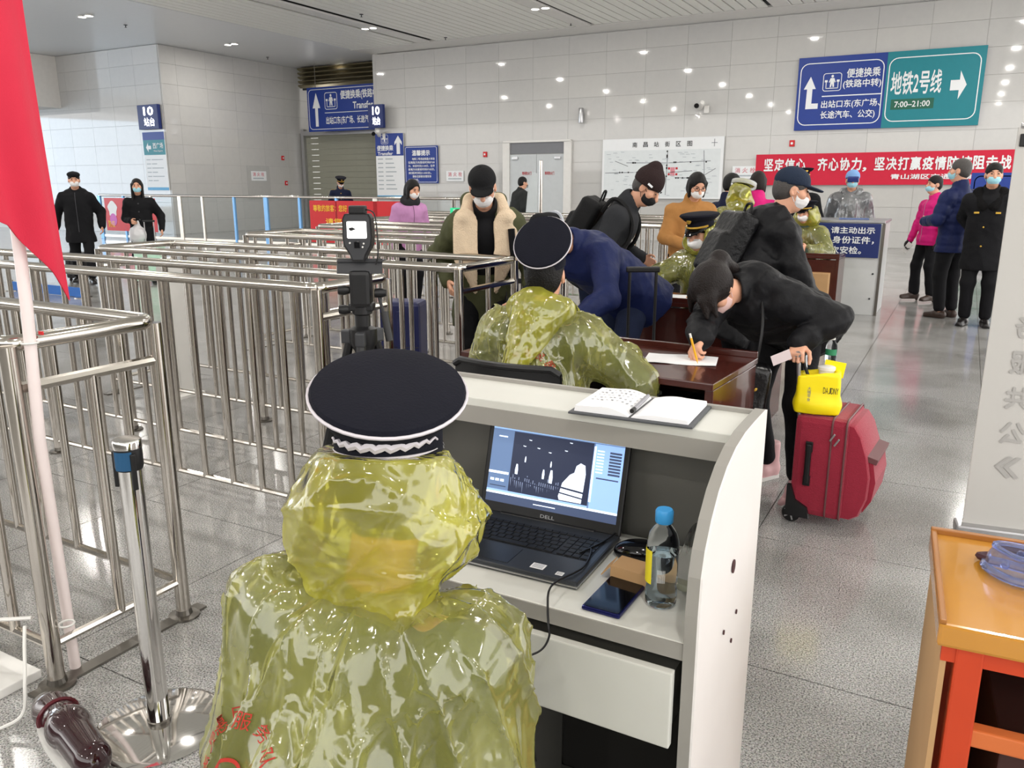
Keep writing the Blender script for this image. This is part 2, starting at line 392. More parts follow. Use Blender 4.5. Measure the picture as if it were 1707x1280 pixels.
# large direction sign
s = board('direction_sign', 'large blue and teal direction sign with white arrows high on the wall', 'sign', (-4.19, F_-.03, 2.92), 0, 4.17, 1.76, SIGN_BLUE)
flat(s, 'teal_half', rrect(2.07, 4.17, 0, 1.76, .005), SIGN_TEAL, -.011, .004)
outline(s, .06, 2.02, .12, 1.62, .2, .022, WHITE); outline(s, 2.12, 4.08, .14, 1.62, .2, .022, WHITE)
flat(s, 'arrow', [(.24, .52), (.54, .52), (.54, .65), (.38, .65), (.38, 1.0), (.46, 1.0), (.32, 1.3), (.17, 1.0), (.25, 1.0)], WHITE, -.013)
pictogram(s, .62, 1.06, .93, 1.36, WHITE, -.013)
text(s, '便捷换乘', 1.17, 1.94, 1.22, 1.44, WHITE, -.013); text(s, '(铁路中转)', 1.1, 1.98, .96, 1.18, WHITE, -.013)
flat(s, 'divider', [(.62, .80), (2.0, .80), (2.0, .825), (.62, .825)], WHITE)
text(s, '出站口东(东广场、', .62, 2.0, .5, .71, WHITE, -.013); text(s, '长途汽车、公交)', .62, 1.9, .24, .46, WHITE, -.013)
text(s, '地铁2号线', 2.2, 3.3, .76, 1.3, WHITE, -.013); flat(s, 'arrow', arrow(3.66, .92, .34, .64, 'right'), WHITE, -.013)
flat(s, 'time_plate', rrect(2.24, 3.18, .42, .66, .01), SIGN_GREEN, -.014); text(s, '7:00–21:00', 2.32, 3.1, .47, .61, WHITE, -.016)
# blue hanging sign over the passage
s = board('direction_sign', 'blue hanging transfer sign with white arrow over the shuttered passage', 'sign', (-21.42, 23.45, 3.45), 0, 3.6, 1.52, SIGN_BLUE)
outline(s, .06, 3.54, .07, 1.45, .16, .02, WHITE); flat(s, 'arrow', arrow(.42, .75, .36, 1.15, 'up'), WHITE, -.013)
pictogram(s, .82, 1.4, .74, 1.32, WHITE, -.013); text(s, '便捷换乘(铁路中转)', 1.55, 3.5, 1.02, 1.36, WHITE, -.013, .03); text(s, 'Transfer', 2.1, 3.0, .72, .96, WHITE, -.013, .03)
flat(s, 'divider', [(.8, .62), (3.5, .62), (3.5, .64), (.8, .64)], WHITE); text(s, '出站口东(东广场、长途汽车、公交)', .85, 3.5, .2, .5, WHITE, -.013, .02)
b = MB()
for xx in (.4, 3.2): b.tube([(xx, .01, 1.5), (xx, .01, 2.3)], .012, 6)
b.build('hanger_rod', STEEL2, s)
# lit platform number boxes
for org, rz, lab in (((-23.5, 18.05-.16, 3.29), 0, 'backlit navy platform number box with white 10 above the teal board'), ((-17.86, 22.42, 3.42), 0, 'backlit navy platform number box with white 10 at the back wall corner')):
    r = thing('platform_number_sign', lab, 'sign', org, rz); b = MB(); w_ = .95 if rz == 0 and org[1] < 20 else .62
    b.box((w_/2, .06, .36), (w_, .12, .74), bev=.01); b.build('box', SIGN_NAVY, r)
    text(r, '10', w_*.3, w_*.8, .40, .67, WHITE_EM, -.004, .03); text(r, '站台', w_*.3, w_*.82, .08, .34, WHITE_EM, -.004, .02)
    b = MB(); b.box((w_/2, .14, .36), (.1, .06, .2)); b.build('bracket', STEEL2, r)
# white and teal board on the left wall
s = board('information_board', 'tall white board with teal west square header on the left wall', 'sign', (-23.5, 18.05-.05, 1.40), 0, 1.02, 1.80, WHITE)
flat(s, 'header', rrect(0, 1.02, 1.56, 1.8, .005), SIGN_BLUE); flat(s, 'teal_band', rrect(0, 1.02, 1.1, 1.56, .005), SIGN_TEAL)
flat(s, 'arrow', arrow(.24, 1.33, .24, .3, 'left'), WHITE, -.014); text(s, '西广场', .45, .94, 1.29, 1.47, WHITE, -.014); text(s, 'West Square', .47, .9, 1.18, 1.25, WHITE, -.014)
for k in range(6): b = MB(); [b.add([(x_, -.013, .94-k*.13), (x_+l_, -.013, .94-k*.13), (x_+l_, -.013, .965-k*.13), (x_, -.013, .965-k*.13)], [(0, 1, 2, 3)]) for x_, l_ in ((.08, .2), (.32, .25 if k % 2 else .55))]; b.build('text_line', LGREY_PRINT, s)
flat(s, 'blue_foot', rrect(0, 1.02, 0, .09, .004), mat('light_blue_print', srgb(96, 170, 214), .5))
# blue transfer board at the corner
s = board('information_board', 'tall white board with blue transfer header at the back wall corner', 'sign', (-17.82, F_-.03, 1.1), 0, 1.16, 2.14, WHITE)
flat(s, 'header', rrect(0, 1.16, 1.42, 2.14, .005), SIGN_BLUE); pictogram(s, .24, .54, 1.8, 2.1, WHITE, -.013)
text(s, '便捷换乘', .06, .74, 1.58, 1.76, WHITE, -.013, .03); text(s, 'Transfer', .08, .72, 1.44, 1.55, WHITE, -.013, .03)
flat(s, 'arrow', [(.88, 1.47), (1.02, 1.47), (1.02, 1.84), (1.1, 1.76), (1.1, 1.86), (.95, 2.06), (.8, 1.86), (.8, 1.76), (.88, 1.84)], WHITE, -.013)
for k in range(8): b = MB(); [b.add([(x_, -.013, 1.3-k*.14), (x_+l_, -.013, 1.3-k*.14), (x_+l_, -.013, 1.335-k*.14), (x_, -.013, 1.335-k*.14)], [(0, 1, 2, 3)]) for x_, l_ in ((.08, .22), (.4, .3+.05*(k % 4)))]; b.build('text_line', LGREY_PRINT, s)
flat(s, 'blue_foot', rrect(0, 1.16, 0, .12, .004), mat('light_blue_print', None))
# blue notice
s = board('notice_board', 'square blue notice with white border and lines of text on the back wall', 'sign', (-16.62, F_-.03, 1.62), 0, 1.32, 1.19, SIGN_BLUE)
outline(s, .03, 1.29, .03, 1.16, .06, .014, WHITE); text(s, '温馨提示', .3, 1.02, .88, 1.06, WHITE, -.013, .03)
for k, l_ in enumerate(('地铁二号线由南昌火车站', '往南路方向首班时间07:00', '分、末班时间21:04分，往辛', '家庵方向首班时间07:05分，', '末班时间21:05分。', '请各位旅客合理安排', '出行路线。')):
    x_ = .3 if k in (0, 5) else .14; n_ = len(l_)
    text(s, l_, x_, x_+.084*n_ if k > 3 else 1.2, .74-k*.112, .82-k*.112, WHITE, -.013, .02)
# street map
s = board('street_map', 'wide white street map board with thin black lines on the back wall', 'map', (-9.52, F_-.03, 1.18), 0, 3.54, 1.66, WHITE)
for k, ch in enumerate('南昌站街区图'): text(s, ch, .92+k*.32, 1.06+k*.32, 1.42, 1.56, BLACK_PRINT, -.013, .01)
flat(s, 'map_field', rrect(.06, 3.46, .04, 1.34, .005), mat('map_paper', srgb(222, 227, 229), .6), -.011)
rr = random.Random(3)
def mline(x0, z0, x1, z1, w, m): 
    d = math.hypot(x1-x0, z1-z0); nx, nz = -(z1-z0)/d*w, (x1-x0)/d*w
    b = MB(); b.add([(x0+nx, -.014, z0+nz), (x1+nx, -.014, z1+nz), (x1-nx, -.014, z1-nz), (x0-nx, -.014, z0-nz)], [(0, 1, 2, 3)]); b.build('map_road', m, s)
for a in ((.1, .72, 1.9, .74), (.75, 1.0, 1.9, .98), (1.9, .98, 3.2, 1.02), (1.95, .1, 1.97, 1.32), (3.05, .5, 3.0, 1.3), (2.2, .58, 2.9, .56), (2.8, .5, 3.35, .82), (1.05, .1, 1.1, .74), (2.0, .72, 2.7, .76), (.4, 1.05, .8, .9)): mline(*a, .008, GREY_PRINT)
b = MB()
for k in range(34):
    x_, z_ = [(rr.uniform(.15, 1.85), .73), (rr.uniform(.8, 3.1), .995), (1.96, rr.uniform(.1, 1.3)), (rr.uniform(2.2, 2.9), .57)][k % 4]; b.add([(x_-.02, -.016, z_-.02), (x_+.02, -.016, z_-.02), (x_+.02, -.016, z_+.02), (x_-.02, -.016, z_+.02)], [(0, 1, 2, 3)])
b.build('station_dots', BLACK_PRINT, s, kind='stuff')
b = MB()
for k in range(90):
    x_, z_ = rr.uniform(.12, 3.3), rr.uniform(.08, 1.3); b.add([(x_, -.016, z_), (x_+rr.uniform(.06, .16), -.016, z_), (x_+.1, -.016, z_+.014), (x_, -.016, z_+.014)], [(0, 1, 2, 3)])
b.build('street_names', LGREY_PRINT, s, kind='stuff')
b = MB()
for (x_, z_) in ((2.0, .8), (2.0, .64), (2.22, .8), (2.22, .64)): b.add([(x_, -.016, z_), (x_+.06, -.016, z_), (x_+.06, -.016, z_+.06), (x_, -.016, z_+.06)], [(0, 1, 2, 3)])
b.build('red_squares', RED_INK, s); flat(s, 'pink_block', rrect(2.07, 2.2, .63, .86, .004), mat('pink_print', srgb(216, 140, 150), .6), -.014)
flat(s, 'compass', [(3.2, 1.49), (3.36, 1.49), (3.36, 1.505), (3.2, 1.505)], GREY_PRINT); flat(s, 'compass', [(3.272, 1.4), (3.287, 1.4), (3.287, 1.6), (3.272, 1.6)], GREY_PRINT)
# red slogan banner
s = thing('slogan_banner', 'long red cloth banner with white slogan along the back wall', 'banner', (-5.1, F_-.05, 1.55))
G = [[(x_, .012+.006*math.sin(x_*7+z_*3), z_+.02*x_/8) for z_ in (0, .26, .52, .79)] for x_ in np.linspace(0, 6.3, 60)]
G2 = [[(p[0], p[1]+.006, p[2]) for p in r_] for r_ in G]
b = MB(); b.sheet(G); b.sheet(G2); b.build('cloth', RED_CLOTH, s, smooth=True)
for ch, x_ in zip('坚定信心、齐心协力，坚决打赢疫情防控阻击战', np.cumsum([0]+[.27]*21)+.22):
    sx = .10 if ch in '、，' else .245
    text(s, ch, x_, x_+sx, .36 if sx > .2 else .33, .68 if sx > .2 else .44, WHITE, -.004, .03)
text(s, '青山湖区交通运输局', 3.32, 5.3, .14, .27, WHITE, -.004, .025)
# hydrant labels and fire call points
for (org, rz, w_, lab) in (((-15.0, F_, 1.68), 0, .66, 'small white hydrant label right of the blue notice'), ((-5.72, F_, 1.72), 0, .66, 'small white hydrant label beside the red slogan banner'), ((-22.45+.03, 21.45, 1.72), 90, .72, 'small white hydrant label on the left side wall')):
    s = board('hydrant_label', lab, 'sign', org, rz, w_, .33, WHITE, .012)
    for k, ch in enumerate('消火栓'): text(s, ch, .07+k*.2, .21+k*.2, .15, .29, mat('pink_print', None), -.012)
    flat(s, 'text_line', [(.08, .06), (.58, .06), (.58, .1), (.08, .1)], LGREY_PRINT)
b = MB(); b.prism(rrect(0, 1.08, 0, 1.14, .01), -.012, 0); s = b.build('hydrant_cabinet', mat('cabinet_stone', srgb(184, 183, 181), .12)); s.location = (-22.45+.02, 21.27, 1.1); s.rotation_euler = (0, 0, PI/2); tag(s, 'flush stone hydrant cabinet door in the left side wall', 'cabinet door')
for (org, rz, lab) in (((-4.28, F_, 2.53), 0, 'small red fire call point under the large direction sign'), ((-13.6, F_, 2.42), 0, 'small red fire call point left of the grey double door'), ((-22.42, 23.0, 2.46), 90, 'upper small red call point on the left side wall'), ((-22.42, 23.1, 1.56), 90, 'lower small red call point on the left side wall')):
    s = board('fire_call_point', lab, 'alarm', org, rz, .13, .16, RED_PRINT, .05); flat(s, 'button', rrect(.035, .095, .05, .11, .02), WHITE, -.02)
# double fire door
d = thing('door_1', 'grey double fire door with closers in the back wall', 'door', (-12.62, F_, 0)); d['kind'] = 'structure'
DOORM = mat('pale_grey_door', srgb(196, 200, 202), .4)
b = MB(); b.box((-.12, -.02, 1.4), (.24, .09, 2.86)); b.box((1.98, -.02, 1.4), (.24, .09, 2.86)); b.box((.93, -.02, 2.85), (2.3, .09, .06)); b.build('door_frame', mat('white_plastic', None), d)
b = MB(); b.box((.93, .0, 2.66), (1.86, .03, .34)); b.build('transom', mat('transom_grey', srgb(120, 121, 126), .4), d)
for k in (0, 1):
    b = MB(); b.box((.465+.93*k, -.012, 1.24), (.92, .04, 2.46), bev=.006); lf = b.build('leaf', DOORM, d)
    b = MB(); b.box((.2 if k == 0 else 1.66, -.05, 2.36), (.2, .06, .08), bev=.01); b.build('closer', ALU, lf)
    text(lf, '常闭防火门', .44+.78*k, .76+.78*k, 1.86, 1.96, RED_INK, -.036, .02)
b = MB(); b.tube([(.86, -.05, 1.05), (.86, -.08, 1.05), (.74, -.08, 1.05)], .012, 8); b.build('handle', STEEL, d)
text(d, '危险', .5, .66, 1.48, 1.58, BLACK_PRINT, -.036); text(d, '人内', .5, .66, 1.3, 1.38, BLACK_PRINT, -.036); flat(d, 'warning_mark', [(.36, 1.5), (.44, 1.58), (.42, 1.48), (.47, 1.45), (.38, 1.34), (.4, 1.45)], RED_INK, -.036)
# free-standing board behind the people at right
s = board('standing_board', 'blue over green standing board with white border behind the guard at right', 'sign', (-.01, 16.6, .12), 0, 1.3, 1.63, SIGN_GREEN, .04)
flat(s, 'blue_half', rrect(0, 1.3, .8, 1.63, .005), SIGN_BLUE); outline(s, .05, 1.25, .05, 1.58, .10, .018, WHITE); b = MB(); b.box((.65, .2, -.06), (1.2, .4, .12)); b.build('foot', ALU, s)
# small wall devices
s = thing('wall_lamp', 'small silver cylinder lamp fixed on the back wall', 'lamp', (-10.2, F_, 3.42)); b = MB(); b.lathe([(.07, -.2), (.075, -.18), (.075, .2), (.06, .22)], (0, -.1, .1), 16); b.build('body', ALU, s, True); b = MB(); b.box((0, -.02, .1), (.08, .05, .12)); b.build('bracket', DKGREY, s)
for (org, lab, sc_) in (((-6.62, F_, 3.6), 'white dome security camera on the back wall left of the large sign', 1.0), ((-17.55, F_, 3.2), 'white security camera over the transfer board at the corner', 1.1)):
    s = thing('security_camera', lab, 'camera', org); b = MB(); b.box((.1, -.02, -.05), (.14, .05, .2), bev=.02); b.build('mount', WHITE_PL, s)
    b = MB(); b.lathe([(.0, -.2), (.07, -.19), (.075, .1), (.05, .14)], (0, -.2, .06), 16, R=rot(70, 0, 30)); b.build('housing', WHITE_PL, s, True); b = MB(); b.lathe([(0, -.02), (.07, 0), (.06, .03)], (-.08, -.36, .02), 14, R=rot(70, 0, 30)); b.build('lens', BLACK_GL, s, True)
# ---------------------------------------------------------------- sculpting engine: signed distances -> surface nets
def V(*a): return np.array(a, float)
def nrm(v): return v/(np.linalg.norm(v)+1e-12)
class Sculpt:
    def __init__(s, h): s.h = h; s.ops = []
    def rc(s, a, b, ra, rb=None, k=.03, flat=None):
        s.ops.append(('rc', V(*a), V(*b), ra, ra if rb is None else rb, k, flat)); return s
    def ell(s, c, r, R=None, k=.02, neg=False): s.ops.append(('ell', V(*c), V(*r), np.eye(3) if R is None else np.array(R), k, neg)); return s
    def bx(s, c, hd, R=None, rd=.01, k=.01, neg=False): s.ops.append(('bx', V(*c), V(*hd), np.eye(3) if R is None else np.array(R), rd, k, neg)); return s
    def cut(s, p, n): s.ops.append(('cut', V(*p), nrm(V(*n)))); return s
    def warp(s, fn): s.ops.append(('warp', fn)); return s
    def bounds(s):
        lo = np.full(3, 1e9); hi = -lo
        for o in s.ops:
            if o[0] == 'rc': m = max(o[3], o[4]); l = np.minimum(o[1], o[2])-m; u = np.maximum(o[1], o[2])+m
            elif o[0] == 'ell' and not o[5]: e = np.abs(o[3]) @ o[2]; l = o[1]-e; u = o[1]+e
            elif o[0] == 'bx' and not o[6]: e = np.abs(o[3]) @ (o[2]+o[4]); l = o[1]-e; u = o[1]+e
            else: continue
            lo = np.minimum(lo, l); hi = np.maximum(hi, u)
        return lo-.035, hi+.035
    def build(s, name, m, parent, label=None, smooth=True):
        h = s.h; lo, hi = s.bounds(); n = np.ceil((hi-lo)/h).astype(int)+1
        D = np.full(n, .5, np.float32); ax = [(lo[i]+h*np.arange(n[i])).astype(np.float32) for i in range(3)]
        for o in s.ops:
            if o[0] in ('rc', 'ell', 'bx'):
                if o[0] == 'rc': mm = max(o[3], o[4]); l = np.minimum(o[1], o[2])-mm; u = np.maximum(o[1], o[2])+mm; k = o[5]
                elif o[0] == 'ell': e = np.abs(o[3]) @ o[2]; l = o[1]-e; u = o[1]+e; k = o[4]
                else: e = np.abs(o[3]) @ (o[2]+o[4]); l = o[1]-e; u = o[1]+e; k = o[5]
                g = k+3*h+.012; i0 = np.clip(np.floor((l-g-lo)/h).astype(int), 0, n-1); i1 = np.clip(np.ceil((u+g-lo)/h).astype(int)+1, 1, n)
                sl = tuple(slice(i0[i], i1[i]) for i in range(3))
                x = ax[0][sl[0]][:, None, None]; y = ax[1][sl[1]][None, :, None]; z = ax[2][sl[2]][None, None, :]
                A = D[sl]
                if o[0] == 'rc':
                    _, a, b, ra, rb, k, fl = o; px, py, pz = x-a[0], y-a[1], z-a[2]; d = b-a; sc = 1.0
                    if fl is not None:
                        f, sv = nrm(V(*fl[0])), 1/fl[1]-1; c = (px*f[0]+py*f[1]+pz*f[2])*sv; px = px+c*f[0]; py = py+c*f[1]; pz = pz+c*f[2]; d = d+np.dot(d, f)*sv*f; sc = .85
                    t = np.clip((px*d[0]+py*d[1]+pz*d[2])/(d @ d+1e-9), 0, 1)
                    q = (np.sqrt((px-t*d[0])**2+(py-t*d[1])**2+(pz-t*d[2])**2)-(ra+t*(rb-ra)))*sc; neg = False
                else:
                    px, py, pz = x-o[1][0], y-o[1][1], z-o[1][2]; R = o[3]
                    lx = px*R[0, 0]+py*R[1, 0]+pz*R[2, 0]; ly = px*R[0, 1]+py*R[1, 1]+pz*R[2, 1]; lz = px*R[0, 2]+py*R[1, 2]+pz*R[2, 2]
                    if o[0] == 'ell':
                        r = o[2]; k0 = np.sqrt((lx/r[0])**2+(ly/r[1])**2+(lz/r[2])**2); k1 = np.sqrt((lx/r[0]**2)**2+(ly/r[1]**2)**2+(lz/r[2]**2)**2)+1e-6
                        q = k0*(k0-1)/k1; k, neg = o[4], o[5]
                    else:
                        e = o[2]; qx, qy, qz = np.abs(lx)-e[0], np.abs(ly)-e[1], np.abs(lz)-e[2]
                        q = np.sqrt(np.maximum(qx, 0)**2+np.maximum(qy, 0)**2+np.maximum(qz, 0)**2)+np.minimum(np.maximum(qx, np.maximum(qy, qz)), 0)-o[4]; k, neg = o[5], o[6]
                k = max(k, 1e-4)
                if neg:
                    q = -q; hh = np.clip(.5-.5*(q-A)/k*-1, 0, 1); D[sl] = A*(1-hh)+q*hh+k*hh*(1-hh)
                else:
                    hh = np.clip(.5+.5*(A-q)/k, 0, 1); D[sl] = A*(1-hh)+q*hh-k*hh*(1-hh)
            elif o[0] == 'cut':
                q = (ax[0][:, None, None]-o[1][0])*o[2][0]+(ax[1][None, :, None]-o[1][1])*o[2][1]+(ax[2][None, None, :]-o[1][2])*o[2][2]
                np.maximum(D, q, out=D)
            else:
                M = np.abs(D) < .06; idx = np.nonzero(M)
                P = np.stack([ax[0][idx[0]], ax[1][idx[1]], ax[2][idx[2]]], 1); D[idx] += o[1](P).astype(np.float32)
        for a_ in range(3):
            sl = [slice(None)]*3
            for e_ in (0, -1): sl[a_] = e_; D[tuple(sl)] = np.maximum(D[tuple(sl)], .01)
        vs, fs = nets(D, lo, h)
        me = bpy.data.meshes.new(name); nv, nf = len(vs), len(fs)
        me.vertices.add(nv); me.vertices.foreach_set('co', vs.astype(np.float32).ravel())
        me.loops.add(nf*4); me.loops.foreach_set('vertex_index', fs.astype(np.int32).ravel())
        me.polygons.add(nf); me.polygons.foreach_set('loop_start', np.arange(0, nf*4, 4, dtype=np.int32))
        me.polygons.foreach_set('use_smooth', np.ones(nf, bool)); me.update(); me.validate()
        me.materials.append(m); ob = link(bpy.data.objects.new(name, me), parent)
        if label: ob['label'] = label
        return ob
def nets(D, org, h):
    S = D < 0
    c = [S[i:S.shape[0]-1+i, j:S.shape[1]-1+j, k:S.shape[2]-1+k] for i in (0, 1) for j in (0, 1) for k in (0, 1)]
    alls = c[0].copy(); anys = c[0].copy()
    for q in c[1:]: alls &= q; anys |= q
    act = anys & ~alls; I = np.argwhere(act); n = len(I)
    off = np.array([(i, j, k) for i in (0, 1) for j in (0, 1) for k in (0, 1)])
    Vv = np.stack([D[I[:, 0]+o[0], I[:, 1]+o[1], I[:, 2]+o[2]] for o in off], 1)
    P = np.zeros((n, 3)); cnt = np.zeros(n)
    for a in range(8):
        for b in range(a+1, 8):
            if np.abs(off[a]-off[b]).sum() != 1: continue
            va, vb = Vv[:, a], Vv[:, b]; m = (va < 0) != (vb < 0); t = np.where(m, va/np.where(m, va-vb, 1), 0)
            P += np.where(m[:, None], off[a]+t[:, None]*(off[b]-off[a]), 0); cnt += m
    P = org+h*(I+P/cnt[:, None])
    idx = np.full(act.shape, -1, np.int32); idx[I[:, 0], I[:, 1], I[:, 2]] = np.arange(n)
    F = []
    for a in range(3):
        s0 = [slice(1, -1)]*3; s1 = [slice(1, -1)]*3; s0[a] = slice(0, -1); s1[a] = slice(1, None)
        A, B = S[tuple(s0)], S[tuple(s1)]; E = np.argwhere(A != B)
        if not len(E): continue
        o = np.ones(3, int); o[a] = 0; E = E+o; sg = S[E[:, 0], E[:, 1], E[:, 2]]
        u, v = (a+1) % 3, (a+2) % 3; du = np.zeros(3, int); du[u] = 1; dv = np.zeros(3, int); dv[v] = 1
        q = [E-du-dv, E-dv, E, E-du]; Q = np.stack([idx[w[:, 0], w[:, 1], w[:, 2]] for w in q], 1)
        Q[~sg] = Q[~sg][:, ::-1]; F.append(Q)
    F = np.concatenate(F); return P, F[(F >= 0).all(1)]
def folds(amp, f=22, ax=(0, 0, 1), st=.35, seed=0):
    """cloth creases, drawn out along ax"""
    r = np.random.RandomState(seed); ax = nrm(V(*ax)); ks = []
    for i in range(5):
        k = r.normal(size=3); k -= ax*np.dot(k, ax)*(1-st); ks.append((nrm(k)*f*(.6+.35*i), r.uniform(0, 6)))
    def fn(P):
        w = 1.4*np.sin(P @ (ks[0][0]*.5)+ks[0][1]); o = 0
        for i, (k, p) in enumerate(ks): o = o+(1-np.abs(np.sin(P @ k*.5+p+w)))*(.8**i)
        return -amp*(o/5-.35)*2
    return fn
def quilt(amp, step, org, ax):
    org, ax = V(*org), nrm(V(*ax))
    return lambda P: amp*(np.abs(np.cos(((P-org) @ ax)*PI/step))**6)
def ik(a, t, l1, l2, pole):
    a, t, pole = V(*a), V(*t), V(*pole); d = t-a; L = np.linalg.norm(d); u = d/(L+1e-9)
    if L > (l1+l2)*.999: t = a+u*(l1+l2)*.999; L = (l1+l2)*.999
    x = (l1*l1-l2*l2+L*L)/(2*L); y = math.sqrt(max(l1*l1-x*x, 0)); p = pole-u*np.dot(pole, u); return a+u*x+nrm(p)*y, t

# ---------------------------------------------------------------- people
SKIN = mat('skin', srgb(214, 160, 132), .5, var=.05, vscale=20)
SKIN_D = mat('tan_skin', srgb(186, 128, 100), .5, var=.05, vscale=20)
HAIRM = mat('black_hair', srgb(16, 14, 14), .5, var=.3, vscale=90, bump=.5, bscale=160, spec=.3)
HAIRB = mat('dark_brown_hair', srgb(26, 19, 18), .5, var=.3, vscale=90, bump=.5, bscale=160, spec=.3)
HAIRG = mat('greying_hair', srgb(70, 66, 64), .55, var=.3, vscale=120, bump=.5, bscale=160)
def cloth(n, c, r=.8, bump=.25, bs=90, sheen=0): return mat(n, c, r, var=.14, vscale=18, bump=bump, bscale=bs, sheen=sheen, spec=.22)
C_BLACK = cloth('black_cloth', srgb(19, 19, 22)); C_BLACKP = cloth('black_puffer', srgb(21, 21, 24), .55, .3, 40)
C_NAVY = cloth('navy_cloth', srgb(22, 28, 52)); C_NAVYP = cloth('navy_puffer', srgb(22, 32, 74), .55, .3, 40)
C_DENIM = cloth('dark_denim', srgb(30, 38, 62)); C_OLIVE = cloth('olive_cloth', srgb(74, 76, 52)); C_CHAR = cloth('charcoal_knit', srgb(46, 47, 50), .9)
C_TAN = cloth('camel_wool', srgb(166, 118, 68), .9); C_MAG = cloth('magenta_puffer', srgb(204, 28, 116), .55, .3, 40); C_LILAC = cloth('lilac_cloth', srgb(186, 134, 178))
C_FLEECE = cloth('cream_fleece', srgb(222, 200, 172), .95, .8, 120); C_BROWN = cloth('dark_brown_knit', srgb(48, 36, 36), .95, .6, 140); C_UNI = cloth('dark_green_uniform', srgb(70, 84, 72))
SHOE = mat('shoe_leather', srgb(30, 27, 27), .3); SHOE_BR = mat('brown_shoe_leather', srgb(62, 48, 42), .35); BOOT_PINK = mat('pink_leather', srgb(220, 176, 178), .45)
MASK_B = mat('blue_mask', srgb(160, 214, 228), .7, bump=.1, bscale=60); MASK_W = mat('white_mask', srgb(234, 232, 232), .7, bump=.1, bscale=60); MASK_BL = mat('black_mask', srgb(26, 25, 27), .8)
EYE = mat('dark_eye', srgb(24, 18, 16), .2); GOLD = mat('gold_braid', srgb(212, 170, 70), .4, .6); GLOVE_W = mat('white_glove', srgb(226, 214, 208), .6); GLOVE_B = mat('black_glove', srgb(24, 23, 25), .6)
CAP_BLK = cloth('officer_cap_cloth', srgb(19, 20, 30), .9, .2, 200); PIPING = mat('white_piping', srgb(206, 200, 206), .6)

